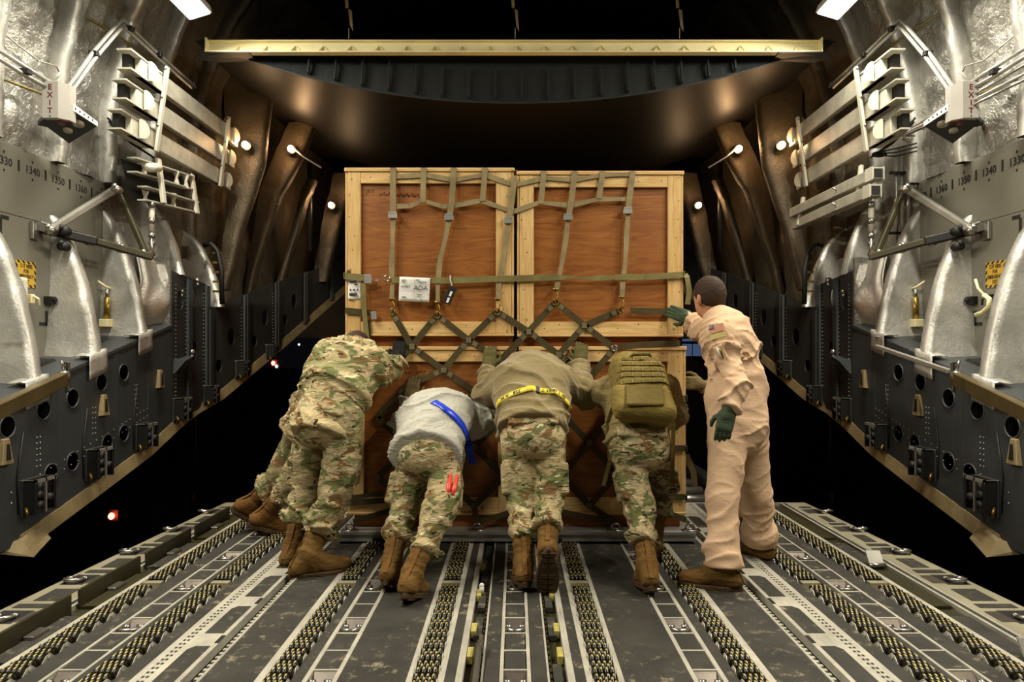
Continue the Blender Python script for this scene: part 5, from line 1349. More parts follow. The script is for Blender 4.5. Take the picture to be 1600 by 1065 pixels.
def surf(f, lo, hi, h, name, mat, parent, smooth=True):
    """surface nets with block culling"""
    lo = npv(lo); hi = npv(hi); B = 8
    n = np.ceil((hi - lo) / h / B).astype(int) * B + 1
    F = np.full(n, 1.0, np.float32)
    nb = (n - 1) // B
    bc = np.stack(np.meshgrid(*[np.arange(k) for k in nb], indexing='ij'), -1).reshape(-1, 3)
    dc = f((lo + (bc * B + B / 2) * h).astype(np.float32))
    near = np.abs(dc) < B * h * .88 + .018
    for i in np.nonzero(~near & (dc < 0))[0]:
        b = bc[i] * B; F[b[0]:b[0] + B + 1, b[1]:b[1] + B + 1, b[2]:b[2] + B + 1] = -1.0
    off = np.stack(np.meshgrid(*[np.arange(B + 1)] * 3, indexing='ij'), -1)
    ni = np.nonzero(near)[0]
    for k in range(0, len(ni), 24):
        bs = bc[ni[k:k + 24]] * B
        pts = (lo + (off[None] + bs[:, None, None, None]) * h).astype(np.float32)
        val = f(pts.reshape(-1, 3)).reshape(pts.shape[:4])
        for b, v in zip(bs, val): F[b[0]:b[0] + B + 1, b[1]:b[1] + B + 1, b[2]:b[2] + B + 1] = v
    S = F < 0
    c = [S[i:S.shape[0] - 1 + i, j:S.shape[1] - 1 + j, k:S.shape[2] - 1 + k] for i in (0, 1) for j in (0, 1) for k in (0, 1)]
    cnt = sum(x.astype(np.int8) for x in c)
    act = (cnt > 0) & (cnt < 8)
    idx = np.argwhere(act)
    vid = np.full(act.shape, -1, np.int32); vid[act] = np.arange(len(idx))
    acc = np.zeros((len(idx), 3), np.float32); num = np.zeros(len(idx), np.float32)
    cor = [(i, j, k) for i in (0, 1) for j in (0, 1) for k in (0, 1)]
    val = {q: F[idx[:, 0] + q[0], idx[:, 1] + q[1], idx[:, 2] + q[2]] for q in cor}
    for q in cor:
        for a in range(3):
            if q[a] == 0:
                e = list(q); e[a] = 1; e = tuple(e)
                v0, v1 = val[q], val[e]; m = (v0 < 0) != (v1 < 0)
                t = np.where(m, v0 / np.where(m, v0 - v1, 1), 0)
                pt = np.tile(npv(q), (len(idx), 1)); pt[:, a] = t
                acc += np.where(m[:, None], pt, 0); num += m
    vert = lo + (idx + acc / np.maximum(num, 1)[:, None]) * h
    faces = []
    for a in range(3):
        b, c2 = (a + 1) % 3, (a + 2) % 3
        s0 = [slice(None)] * 3; s1 = [slice(None)] * 3
        s0[a] = slice(0, -1); s1[a] = slice(1, None)
        A, Bv = S[tuple(s0)], S[tuple(s1)]
        e = np.argwhere(A != Bv)
        e = e[(e[:, b] > 0) & (e[:, c2] > 0) & (e[:, b] < S.shape[b] - 1) & (e[:, c2] < S.shape[c2] - 1)]
        fl = A[e[:, 0], e[:, 1], e[:, 2]]
        def g(db, dc_):
            q = e.copy(); q[:, b] -= db; q[:, c2] -= dc_
            return vid[q[:, 0], q[:, 1], q[:, 2]]
        quad = np.stack([g(1, 1), g(0, 1), g(0, 0), g(1, 0)], 1)
        quad[~fl] = quad[~fl][:, ::-1]
        faces.append(quad)
    faces = np.concatenate(faces); faces = faces[(faces >= 0).all(1)]
    me = bpy.data.meshes.new(name)
    me.vertices.add(len(vert)); me.vertices.foreach_set('co', vert.astype(np.float32).ravel())
    me.loops.add(len(faces) * 4); me.loops.foreach_set('vertex_index', faces.astype(np.int32).ravel())
    me.polygons.add(len(faces)); me.polygons.foreach_set('loop_start', np.arange(0, len(faces) * 4, 4, dtype=np.int32))
    me.update(calc_edges=True); me.validate()
    return mesh_obj(name, me, mat, parent, smooth)
def bbox(pts, pad):
    a = np.array([npv(p) for p in pts]); return a.min(0) - pad, a.max(0) + pad
M.update(
    camo1=m_camo('camo_uniform', 0.0, 1.05), camo6=m_camo('camo_trousers_brown', 2.2, .88), camo2=m_camo('camo_trousers_olive', 5.3, .88), camo3=m_camo('camo_trousers', 9.1, .95), camo4=m_camo('camo_trousers_dark', 14.7, .72), camo5=m_camo('camo_far', 21.0, .8),
    fleece=m_cloth('tan_fleece', '#85754f', .12, 160, .5, .95, .3, .35), greyjacket=m_cloth('grey_shell_jacket', '#b3b0a3', .06, 500, .05, .6), coyote=m_cloth('coyote_shirt', '#8a7a52', .15, 260, .3),
    flight=m_cloth('tan_flight_suit', '#c9a888', .05, 420, .1, .8, 0, .2), suede=m_cloth('coyote_suede', '#674c24', .25, 220, .3, .85), suededark=m_cloth('dark_suede', '#6b4a22', .2, 220, .3, .85), sole=m_cloth('rubber_sole', '#453320', .25, 120, .4, .7),
    glovegreen=m_cloth('green_glove', '#46533f', .15, 300, .2), gloveolive=m_cloth('olive_glove', '#57512f', .2, 300, .2), gloveblack=m_cloth('black_glove', '#1b1a18', .15, 300, .3), glovetan=m_cloth('brown_glove', '#6a5a3c', .2, 300, .2),
    skin=m_cloth('skin', '#c08a6c', .06, 200, .05, .55), hair=m_cloth('dark_hair', '#3a2a1f', .25, 500, .6, .7), cap=m_cloth('tan_cap', '#a08a58', .1, 300, .2), beanie=m_cloth('grey_hood', '#b3b0a3', .06, 400, .1),
    pack=m_cloth('coyote_pack', '#7b6a35', .14, 240, .3, .8), packdark=m_cloth('pack_strap', '#64552a', .14, 240, .3, .8), belt_blue=m_plain('blue_belt', '#1f3fd0', .3, 0, .25, 40), belt_yellow=m_plain('yellow_belt', '#d9c53a', .35, 0, .12, 30), wand=m_plain('red_wand', '#e0483a', .3), flagred=m_plain('flag_rose', '#c98f74', .7), flagblue=m_plain('flag_blue', '#4a4a66', .7), patch=m_plain('olive_patch', '#b9a765', .8))
def hand(w, d, nor, thumb, mat, parent, curl=.35, spread=.12, scale=1.0, name='glove', cuff=None):
    """gloved hand: wrist w, finger direction d, palm normal nor (the way the palm faces), thumb side"""
    d = nrm(d); nor = nrm(nor - d * float(npv(nor) @ d)); th = np.cross(nor, d); th = th if float(th @ npv(thumb)) > 0 else -th
    s = scale; w = npv(w); pc = w + d * .052 * s
    chains = []
    for i, (o, L) in enumerate(((.030, .072), (.010, .080), (-.010, .074), (-.029, .058))):
        a = pc + d * .042 * s + th * o * s
        dd = nrm(d + th * (o * spread * 12)); pts = [a - d * .02 * s, a]; cu = curl * (1 + .12 * i)
        for k, fr in enumerate((.42, .33, .25)):
            ang = cu * (k + 1) * .75
            v = dd * math.cos(ang) + nor * math.sin(ang); pts.append(pts[-1] + v * L * fr * s)
        chains.append((pts, [.011 * s, .0108 * s, .0102 * s, .0095 * s, .0085 * s]))
    t0 = w + d * .022 * s + th * .026 * s
    t1 = t0 + nrm(d * .6 + th * .8 + nor * .25) * .036 * s; t2 = t1 + nrm(d * .9 + th * .35 + nor * .45) * .03 * s; t3 = t2 + nrm(d * 1 + th * .0 + nor * .6) * .022 * s
    chains.append(([t0, t1, t2, t3], [.015 * s, .0125 * s, .0108 * s, .009 * s]))
    cuffp = npv(cuff) if cuff is not None else w - d * .05
    def f(p):
        e = rbox(p, pc, (d, th, nor), (.048 * s, .043 * s, .017 * s), .015 * s)
        e = smin(e, rc(p, cuffp, w + d * .02, .036 * s, .031 * s), .02)
        for pts, rad in chains: e = smin(e, chain(p, pts, rad, .004), .006)
        return e - .0015 * (vnoise(p[..., 0] * 60, p[..., 1] * 60, p[..., 2] * 60) - .5)
    lo, hi = bbox([w, cuffp] + [q for c, _ in chains for q in c], .05)
    return surf(f, lo, hi, .0042, name, mat, parent)
def boot(ank, knee, fwd, mat, parent, up=(0, 0, 1), solemat=None, shaft=.25, scale=1.0):
    """laced boot with a separate tread sole; fwd heel to toe, up the foot's own up"""
    ank = npv(ank); fwd = nrm(fwd); up = nrm(npv(up) - fwd * float(npv(up) @ fwd)); lat = np.cross(fwd, up); s = scale
    heel = ank - up * .055 * s - fwd * .045 * s; ball = ank - up * .062 * s + fwd * .125 * s; toe = ank - up * .066 * s + fwd * .185 * s
    shd = nrm(npv(knee) - ank); stop = ank + shd * shaft
    def f(p):
        e = rc(p, ank + shd * .02, stop, .047 * s, .058 * s)
        e = smin(e, rc(p, ank, heel, .047 * s, .043 * s), .02)
        e = smin(e, rc(p, ank + fwd * .03 - up * .01, ball, .048 * s, .042 * s), .03)
        e = smin(e, rc(p, ball, toe, .043 * s, .036 * s), .02)
        e = smin(e, rc(p, heel, toe, .040 * s, .036 * s), .02)
        e = smax(e, -half(p, ank - up * .082 * s, up), .006)
        e = smax(e, half(p, stop, shd), .01)
        h = (p - stop) @ shd
        e = e + .0035 * np.sin(h * 150 + vnoise(p[..., 0] * 20, p[..., 1] * 20, p[..., 2] * 20) * 5) * np.clip((h + shaft + .04) * 10, 0, 1) * .7
        return crease(e, p, .005, shd, 22, 2.0)
    lo, hi = bbox([ank, heel, toe, stop], .08)
    b = surf(f, lo, hi, .0075, 'boot', mat, parent)
    st = []
    for k in range(9):      # stitched stay up the back of the boot
        a = ank + shd * (-.05 + .28 * k / 8) - fwd * .14
        for _ in range(30): a = a + fwd * float(np.clip(f(a[None].astype(np.float32))[0], -.02, .02)) * .8
        st.append(a - fwd * .002)
    MB().ribbon(st, .022, .005, -fwd).build('heel_stay', M['suededark'], b)
    cu = MB(); cu.tube([stop + (lat * math.cos(t_) + np.cross(shd, lat) * math.sin(t_)) * .057 * s - shd * .012 for t_ in np.linspace(0, 2 * math.pi, 17)], .007, 6, False); cu.build('boot_collar', M['suededark'], b, True)
    out = []
    for k in range(20):       # sole outline
        a = 2 * math.pi * k / 20; x = math.cos(a); y = math.sin(a)
        L = .07 + .162 * x; wd = .053 * (1 + .18 * math.sin((x + .2) * 1.5)) * (1 - .25 * (abs(x) ** 6))
        out.append(ank - up * .080 * s + fwd * L * s + lat * y * wd * s)
    m = MB(); m.poly(out, tuple(-up * .028 * s))
    so = m.build('sole', solemat or M['sole'], b, bevel=.004)
    t = MB()
    for k in range(9):
        if k == 3: continue
        x = -.06 + k * .033; c = ank - up * .110 * s + fwd * x * s
        for e in (-1, 1): t.obox(c + lat * e * .019 * s, (fwd, lat, up), (.011 * s, .015 * s, .0035))
    t.build('tread_lug', solemat or M['sole'], b)['kind'] = 'stuff'
    lc = MB()
    for k in range(6):
        h = ank + shd * (.03 + .026 * k) + fwd * (.046 + .002 * k); lc.bar(h + lat * .022, h - lat * .022 + shd * .012, .005, .005)
    lc.build('boot_lace', mat, b)['kind'] = 'stuff'
    return b
def person(word, J, top_mat, leg_mat, boot_mat, glove_mat, head='hair', hem=-.04, tb=1.0, fold=.010, seed=0.0, bulk=1.0, suit=False, hands=(True, True), leg_bulk=1.0, blouse=True, face=None, hair=True, hem_tilt=0.0, pose=None, bodyh=.017):
    """J: joints; L/R are screen sides. Returns the root"""
    pel, neck = npv(J['pel']), npv(J['neck']); hd = npv(J['head'])
    hl, hr, kl, kr, al, ar = [npv(J[k]) for k in ('hl', 'hr', 'kl', 'kr', 'al', 'ar')]
    sl, sr, el, er, wl, wr = [npv(J[k]) for k in ('sl', 'sr', 'el', 'er', 'wl', 'wr')]
    root = empty('person', (float((al[0] + ar[0]) / 2), float((al[1] + ar[1]) / 2), 0), word, 'person', 'people pushing the crates')
    sp = nrm(neck - pel); latH = nrm(hr - hl); latS = nrm(sr - sl); fw = np.cross(sp, latS)   # fw points away from the back for screen-right lateral
    L = float(np.linalg.norm(neck - pel)); back = npv(J.get('back', (0, 0, 0)))
    def mid(t): return pel + (neck - pel) * t + npv((0, 0, 1)) * math.sin(math.pi * t) * .03 + back * math.sin(math.pi * t)
    # --- body: one continuous skin under the clothes
    hf = nrm(J.get('look', fw)); hu = nrm(npv(J.get('headup', sp)) - hf * float(nrm(J.get('headup', sp)) @ hf)); hl_ = np.cross(hf, hu)
    def body(p):
        e = loft(p, [(pel - sp * .05, latH, .15, .10), (mid(.35), latH, .13, .095), (mid(.75), latS, .16, .10), (mid(.97), latS, .09, .07)], .05)
        for (h_, k_, a_) in ((hl, kl, al), (hr, kr, ar)):
            e = smin(e, chain(p, [h_, k_, a_], [.078, .052, .038], .03), .05)
            e = smin(e, rc(p, a_, a_ + nrm(a_ - k_) * .03, .036, .03), .02)
        for (s_, e_, w_) in ((sl, el, wl), (sr, er, wr)):
            e = smin(e, chain(p, [s_, e_, w_], [.050, .036, .020], .02), .05)
        e = smin(e, rc(p, neck - sp * .03, hd - hu * .05, .058, .054), .03)
        h = ellip(p, hd + hu * .02, (hl_, hf, hu), (.077, .097, .098))
        h = smin(h, ellip(p, hd - hu * .055 + hf * .035, (hl_, hf, hu), (.055, .055, .058)), .04)
        h = smin(h, rc(p, hd + hf * .094 + hu * .008, hd + hf * .112 - hu * .026, .010, .015), .015)
        for sg in (-1, 1):
            h = smin(h, ellip(p, hd + hl_ * sg * .080 - hf * .008 - hu * .004, (hl_ + hf * -.35 * sg * sg, hf, hu), (.011, .020, .033)), .006)
            h = smax(h, -ellip(p, hd + hl_ * sg * .033 + hf * .094 + hu * .015, (hl_, hf, hu), (.017, .015, .010)), .012)
            h = smin(h, ellip(p, hd + hl_ * sg * .033 + hf * .078 + hu * .014, (hl_, hf, hu), (.013, .013, .012)), .003)
        h = smax(h, -ellip(p, hd + hf * .098 - hu * .062, (hl_, hf, hu), (.026, .010, .003)), .005)
        return smin(e, h, .025)
    pts = [pel, neck, hd + hu * .13, hd - hu * .1, hd + hf * .14, al, ar, kl, kr, hl, hr, sl, sr, el, er, wl, wr]
    lo, hi = bbox(pts, .16)
    surf(body, lo, hi, bodyh, 'body', M['skin'], root)
    # --- trousers (or the whole suit)
    lb = leg_bulk
    def legs(p):
        e = loft(p, [(pel - sp * .06, latH, .165 * lb, .125 * lb), (pel + sp * .06, latH, .165 * lb, .120 * lb), (mid(.3), latH, .16 * lb, .115 * lb)], .05)
        for i, (h_, k_, a_) in enumerate(((hl, kl, al), (hr, kr, ar))):
            sh = nrm(a_ - k_); th = nrm(k_ - h_)
            bot = a_ - sh * (.135 if blouse else .02)
            g = chain(p, [h_, k_, bot], [.098 * lb, .074 * lb, .062 * lb if blouse else .080 * lb], .03)
            if blouse: g = smin(g, ellip(p, bot - sh * .02, (sh, latH, np.cross(sh, latH)), (.045, .073 * lb, .073 * lb)), .02)
            q = (p - k_) @ sh
            g = crease(g, p, fold * 2.0 * (.55 + .6 * np.clip(q * 3.5, -.3, 1)), sh + .45 * latH * (1 if i else -1), 12, seed + i * 3.7)
            g = smax(g, half(p, bot + sh * .02, sh), .012)
            o = latH * (-1 if i == 0 else 1)
            pk = h_ + (k_ - h_) * .66 + o * (.080 * lb); ax = (o - th * float(o @ th), th, np.cross(o, th))
            if not suit: g = smin(g, rbox(p, pk, ax, (.024, .085, .065), .016), .010)
            e = smin(e, g, .03 if i == 0 else .014)
        for sg in (-1, 1):      # back pocket flaps
            if not suit: e = smin(e, rbox(p, pel - sp * .03 - fw * .118 * lb + latH * sg * .075, (latH, sp, fw), (.058, .035, .014), .008), .006)
        # seam between the legs
        return e
    lo, hi = bbox([pel + sp * .2, hl, hr, kl, kr, al, ar], .2)
    if suit:
        def allsuit(p): return smin(legs(p), coat(p), .04)
    # --- jacket
    hemc = pel + sp * hem
    hn = nrm(sp + latS * hem_tilt)
    def coat(p):
        e = loft(p, [(hemc - sp * .06, latH, .175 * bulk, .135 * bulk), (mid(.30), latH, .165 * bulk, .130 * bulk), (mid(.62), latS, .18 * bulk, .130 * bulk), (mid(.86), latS, .165 * bulk, .115 * bulk), (mid(.97), latS, .075 * bulk, .07 * bulk)], .05)
        e = smin(e, rc(p, sl, sr, .075 * bulk, .075 * bulk), .06)
        for i, (s_, e_, w_) in enumerate(((sl, el, wl), (sr, er, wr))):
            a = nrm(w_ - e_); g = chain(p, [s_, e_, w_ - a * .015], [.076 * bulk, .060 * bulk, .047 * bulk], .03)
            q = (p - e_) @ a
            g = crease(g, p, fold * 1.9, a, 13, seed + 2.2 * i + 1)
            g = smax(g, half(p, w_ - a * .02, a), .008)
            e = smin(e, g, J.get('armk', .035))
        e = smin(e, rc(p, neck - sp * .05, neck - sp * .005, .074, .062), .025)      # collar
        e = crease(e, p, fold * 1.7, sp + .45 * latS * math.sin(seed * 3), 9, seed + 5)
        if not suit: e = smax(e, -half(p, hemc, hn), .012)
        return e
    if suit:
        lo2, hi2 = bbox([hemc, neck + sp * .1, sl, sr, el, er, wl, wr, hl, hr, kl, kr, al, ar], .2)
        surf(allsuit, lo2, hi2, .0078, 'flight_suit', M[leg_mat], root)
    else:
        surf(legs, lo, hi, .0078, 'trousers', M[leg_mat], root)
        lo2, hi2 = bbox([hemc - sp * .05, neck + sp * .1, sl, sr, el, er, wl, wr], .19)
        surf(coat, lo2, hi2, .0076, 'jacket', M[top_mat], root)
    # --- boots, gloves, hair or hood
    for k_, a_, fk, uk in ((kl, al, 'fl', 'ul'), (kr, ar, 'fr', 'ur')):
        boot(a_, k_, J[fk], M[boot_mat], root, J.get(uk, (0, 0, 1)), scale=J.get('bs', 1.0))
    for i, (e_, w_, dk, nk) in enumerate(((el, wl, 'dl', 'nl'), (er, wr, 'dr', 'nr'))):
        if not hands[i]: continue
        hand(w_, J.get(dk, w_ - e_), J.get(nk, (0, 1, 0)), J.get('t' + dk[1], (1 if i == 0 else -1, 0, .4)), M[glove_mat], root, J.get('c' + dk[1], .35), cuff=w_ - nrm(w_ - e_) * .05)
    if hair:
        def hr_(p):
            e = ellip(p, hd + hu * .024 - hf * .004, (hl_, hf, hu), (.083, .102, .103)) + .002 * (vnoise(p[..., 0] * 120, p[..., 1] * 120, p[..., 2] * 120) - .5)
            cut = half(p, hd - hu * .050 - hf * .04, hu * -1 + hf * .85)
            return smax(e, cut, .008)
        lo3, hi3 = bbox([hd], .16)
        surf(hr_, lo3, hi3, .006, {'hair': 'hair', 'cap': 'cap', 'beanie': 'hood'}[head], M[head], root)
    J['_root'] = root; J['_sp'] = sp; J['_latS'] = latS; J['_latH'] = latH; J['_fw'] = fw; J['_mid'] = mid; J['_bulk'] = bulk; J['_pel'] = pel; J['_coat'] = coat; J['_legs'] = legs
    return root
def q(px, py, Y): return npv(P(px, py, Y))
def seen_on(J, px, py, field='_coat'):
    """the point of the clothing that shows at a photo pixel, and its outward normal"""
    o = npv((0, 0, CAM_Z)); d = nrm(q(px, py, 1.0) - o); t = 2.6; f = J[field]
    for _ in range(160):
        e = float(f((o + d * t)[None])[0]); t += min(max(e, -.02), .05) * .7
        if abs(e) < .0008: break
        if t > 4.6: return None, None
    p = o + d * t; h = .02
    g = npv([float(f((p + npv(v) * h)[None])[0] - f((p - npv(v) * h)[None])[0]) for v in ((1, 0, 0), (0, 1, 0), (0, 0, 1))])
    return p, nrm(g)
def on_coat(J, p, n):
    """push point p outwards along n until it lies on the jacket"""
    p = npv(p); n = nrm(n)
    for _ in range(40):
        d = float(J['_coat'](p[None])[0]); p = p - n * max(-.03, min(.03, d)) * .8
        if abs(d) < .001: return p
    return None
# --- camouflage man at the left
P2 = dict(pel=q(513, 648, 3.86), neck=q(552, 552, 4.08), head=q(556, 548, 4.18), hl=q(488, 655, 3.88), hr=q(538, 652, 3.84), kl=q(480, 770, 3.95), kr=q(524, 778, 3.80), al=q(456, 852, 3.84), ar=q(479, 868, 3.62),
          sl=q(508, 568, 4.02), sr=q(583, 570, 4.02), el=q(520, 600, 4.20), wl=q(552, 582, 4.27), er=q(612, 578, 4.10), wr=q(622, 560, 4.22), fl=(.15, 1, 0), fr=(.9, .45, 0), dl=(0, .3, 1), dr=(.0, .55, .8), nl=(0, 1, 0), nr=(0, 1, -.2), look=(.1, .9, -.4), headup=(.1, .4, .9), bs=1.05)
person('man in full camouflage leaning right, black gloves, pushing at the left crates', P2, 'camo1', 'camo6', 'suede', 'gloveblack', hem=-.14, fold=.019, seed=.4, bulk=1.08, leg_bulk=1.08)
cp = MB(); cp.ball(P(546, 537, 4.12), .058, 12, 8, (1.1, .8, .7)); cp = cp.build('neck_flap', M['cap'], P2['_root'], True)
# --- person mostly hidden behind him
P1 = dict(pel=q(482, 662, 4.36), neck=q(520, 595, 4.30), head=q(538, 580, 4.26), hl=q(474, 668, 4.42), hr=q(492, 672, 4.30), kl=q(442, 735, 4.46), kr=q(456, 752, 4.36), al=q(394, 786, 4.50), ar=q(416, 802, 4.40),
          sl=q(505, 610, 4.36), sr=q(522, 604, 4.22), el=q(515, 618, 4.30), wl=q(530, 600, 4.26), er=q(520, 625, 4.18), wr=q(535, 612, 4.24), fl=(.55, .35, -.55), fr=(.7, .5, -.35), ul=(.5, .2, .7), ur=(.4, .2, .8), look=(.8, .3, -.3), headup=(.4, .1, .9))
person('person mostly hidden behind the camouflage man, bent legs and suede boots showing', P1, 'camo5', 'camo5', 'suededark', 'gloveblack', fold=.013, seed=3.3, hem=-.10)
# --- grey jacket
P3 = dict(pel=q(672, 702, 3.74), neck=q(690, 650, 4.12), head=q(697, 646, 4.17), hl=q(649, 710, 3.75), hr=q(697, 710, 3.74), kl=q(632, 788, 3.70), kr=q(688, 795, 3.50), al=q(611, 880, 3.46), ar=q(642, 898, 3.28),
          sl=q(648, 666, 4.04), sr=q(730, 664, 4.04), el=q(628, 655, 4.17), wl=q(642, 622, 4.245), er=q(775, 640, 4.12), wr=q(806, 632, 4.22), fl=(.1, 1, -.35), ul=(0, .35, 1), fr=(.2, 1, -.35), ur=(0, .35, 1), dl=(.1, .35, 1), dr=(.6, .4, .2), nl=(0, 1, -.2), look=(0, .8, -.6), headup=(0, .6, .8), back=(0, -.03, .05))
person('pusher in a pale grey jacket with a blue sash, bent low beside the camouflage man', P3, 'greyjacket', 'camo2', 'suede', 'glovetan', head='beanie', hem=-.10, fold=.014, seed=1.7, bulk=1.08)
# --- fleece
P4 = dict(pel=q(833, 672, 3.70), neck=q(830, 578, 4.06), head=q(826, 596, 4.17), hl=q(810, 680, 3.71), hr=q(856, 680, 3.71), kl=q(815, 785, 3.63), kr=q(858, 785, 3.60), al=q(818, 878, 3.44), ar=q(855, 858, 3.38),
          sl=q(790, 600, 3.98), sr=q(872, 598, 3.98), el=q(762, 616, 4.08), wl=q(764, 572, 4.225), er=q(908, 604, 4.08), wr=q(906, 566, 4.225), fl=(-.1, 1, -.15), fr=(0.0, .42, -.95), ur=(0, .95, .4), dl=(.05, .4, 1), dr=(.15, .4, 1), nl=(0, 1, -.2), nr=(0, 1, -.2), cl=.5, cr=.5, look=(0, .7, -.7), headup=(0, .7, .7), back=(0, -.02, .02))
person('pusher in a tan fleece with a yellow lettered belt, in the middle', P4, 'fleece', 'camo3', 'suede', 'gloveolive', hem=-.03, fold=.012, seed=2.6, bulk=1.12)
# --- backpack bearer
P5 = dict(pel=q(998, 690, 3.74), neck=q(992, 600, 4.08), head=q(1000, 604, 4.18), hl=q(978, 697, 3.74), hr=q(1022, 697, 3.76), kl=q(1000, 790, 3.60), kr=q(1036, 765, 3.98), al=q(1012, 884, 3.38), ar=q(1022, 835, 3.92),
          sl=q(948, 612, 4.00), sr=q(1035, 612, 4.00), el=q(912, 622, 4.12), wl=q(892, 612, 4.22), er=q(1050, 648, 4.10), wr=q(1038, 630, 4.22), fl=(0, 1, -.2), fr=(0, 1, 0), dl=(-.5, .3, .6), dr=(-.2, .2, 1), look=(0, .8, -.6), headup=(0, .6, .8))
person('pusher in camouflage trousers wearing the coyote backpack, at the right crates', P5, 'coyote', 'camo4', 'suede', 'gloveolive', hem=-.04, fold=.014, seed=4.4, bulk=1.0, leg_bulk=.95)
# --- standing man in the tan flight suit
P6 = dict(pel=q(1150, 640, 3.70), neck=q(1123, 502, 3.78), head=q(1109, 466, 3.82), hl=q(1141, 660, 3.62), hr=q(1168, 658, 3.80), kl=q(1128, 782, 3.50), kr=q(1180, 772, 3.86), al=q(1132, 888, 3.42), ar=q(1187, 846, 3.94),
          sl=q(1130, 532, 3.60), sr=q(1124, 522, 3.92), el=q(1150, 602, 3.48), wl=q(1137, 642, 3.42), er=q(1098, 512, 4.06), wr=q(1078, 497, 4.20), fl=(-.9, .35, 0), fr=(-.55, .8, 0), dl=(-.22, -.05, -1), dr=(-.75, .5, .35), nl=(.3, .9, 0), nr=(.1, 1, .0), tl=(-.6, .5, 0), tr=(.2, 0, -1), cl=.45, cr=.18, look=(-.38, .92, -.06), headup=(-.12, .1, .98), back=(.04, 0, 0), armk=.012)
person('standing man in a tan flight suit and green gloves resting a hand on the crate', P6, 'flight', 'flight', 'suede', 'glovegreen', suit=True, fold=.013, seed=5.1, bulk=1.0, leg_bulk=1.1, blouse=False, bodyh=.009)
# --- one more pair of hands behind him
P7 = dict(pel=q(1150, 655, 4.62), neck=q(1142, 560, 4.55), head=q(1136, 535, 4.50), hl=q(1140, 662, 4.58), hr=q(1160, 662, 4.68), kl=q(1134, 728, 4.56), kr=q(1148, 730, 4.66), al=q(1136, 792, 4.62), ar=q(1150, 788, 4.70),
          sl=q(1132, 576, 4.46), sr=q(1152, 576, 4.66), el=q(1120, 612, 4.40), wl=q(1096, 599, 4.37), er=q(1150, 625, 4.70), wr=q(1150, 650, 4.72), dr=(0, 0, -1), fl=(0, 1, 0), fr=(.2, 1, 0), dl=(-1, -.1, .05), nl=(.0, 1, 0), tl=(0, 0, 1), cl=.45, look=(-1, .1, -.1), headup=(0, 0, 1))
person('person hidden behind the flight suit man, only a brown gloved hand showing', P7, 'coyote', 'camo4', 'suededark', 'glovetan', fold=.008, seed=6.2, hem=-.08, bulk=.85, leg_bulk=.85)
# ------------------------------------------------------------------ worn details
def belt_band(J, path, width, th, mat, parent, name, out=.004):
    """path: rough points round the jacket with outward directions -> ribbon lying on the cloth"""
    pts = []; nr = []
    for (p, n) in path:
        n = nrm(n); r_ = on_coat(J, p, n)
        if r_ is not None: pts.append(r_ + n * out); nr.append(n)
    vs = []; fs = []
    for i, (p, n) in enumerate(zip(pts, nr)):
        d = nrm(pts[min(i + 1, len(pts) - 1)] - pts[max(i - 1, 0)]); a = nrm(np.cross(d, n)) * width / 2
        vs += [p + a + n * th, p - a + n * th, p - a - n * th, p + a - n * th]
    for i in range(len(pts) - 1):
        for k in range(4): fs.append((i * 4 + k, i * 4 + 4 + k, i * 4 + 4 + (k + 1) % 4, i * 4 + (k + 1) % 4))
    m = MB(); m.add(vs, fs); return m.build(name, M[mat], parent, True), pts, nr
# blue sash on the grey jacket: from the neck over the back to the right hip
def laid_band(J, pix, width, mat, parent, name, out=.005, th=.003):
    pts = []; nr = []
    for i in range(len(pix) - 1):
        for k in range(3):
            p, n = seen_on(J, lerp(pix[i][0], pix[i + 1][0], k / 3), lerp(pix[i][1], pix[i + 1][1], k / 3))
            if p is not None: pts.append(p + n * out); nr.append(n)
    vs = []; fs = []
    for i, (p, n) in enumerate(zip(pts, nr)):
        d = nrm(pts[min(i + 1, len(pts) - 1)] - pts[max(i - 1, 0)]); a = nrm(np.cross(d, n)) * width / 2
        vs += [p + a + n * th, p - a + n * th, p - a - n * th, p + a - n * th]
    for i in range(len(pts) - 1):
        for k in range(4): fs.append((i * 4 + k, i * 4 + 4 + k, i * 4 + 4 + (k + 1) % 4, i * 4 + (k + 1) % 4))
    fs += [(0, 1, 2, 3), (len(vs) - 1, len(vs) - 2, len(vs) - 3, len(vs) - 4)]
    return MB().add(vs, fs).build(name, M[mat], parent, True), pts, nr
bo, bp, bn = laid_band(P3, [(677, 628), (690, 635), (702, 644), (713, 654), (722, 665), (728, 677), (731, 690)], .044, 'belt_blue', P3['_root'], 'blue_sash')
e = bp[-1]; MB().ribbon([e, e + npv((.012, -.002, -.04)), e + npv((.02, .02, -.10)), e + npv((.03, .05, -.15))], .046, .004, (-.2, -1, 0)).build('sash_tail', M['belt_blue'], P3['_root'])
# yellow belt on the fleece
pel4, sp4, lt4 = P4['_pel'], P4['_sp'], P4['_latS']; bk4 = nrm(-P4['_fw']) if P4['_fw'][1] > 0 else nrm(P4['_fw'])
path = []
for k in range(25):
    a = math.radians(-100 + 200 * k / 24); n = nrm(lt4 * math.sin(a) + bk4 * math.cos(a))
    c = pel4 + sp4 * (.105 + .012 * math.cos(a)); path.append((c + n * .17, n))
bo, bp, bn = belt_band(P4, path, .036, .003, 'belt_yellow', P4['_root'], 'yellow_belt')
def belt_text(s, k, size):
    p, n = bp[k], bn[k]; d = nrm(bp[k + 1] - bp[k - 1]); u = np.cross(n, d)
    if u[2] < 0: u = -u
    x = -d; y = -u; z = np.cross(x, y)      # lettering worn upside down
    Mx = Matrix(((x[0], y[0], z[0]), (x[1], y[1], z[1]), (x[2], y[2], z[2])))
    text_obj('belt_lettering', s, tuple(p + n * .004), size, M['ink'], P4['_root'], Mx, bold=.0006)
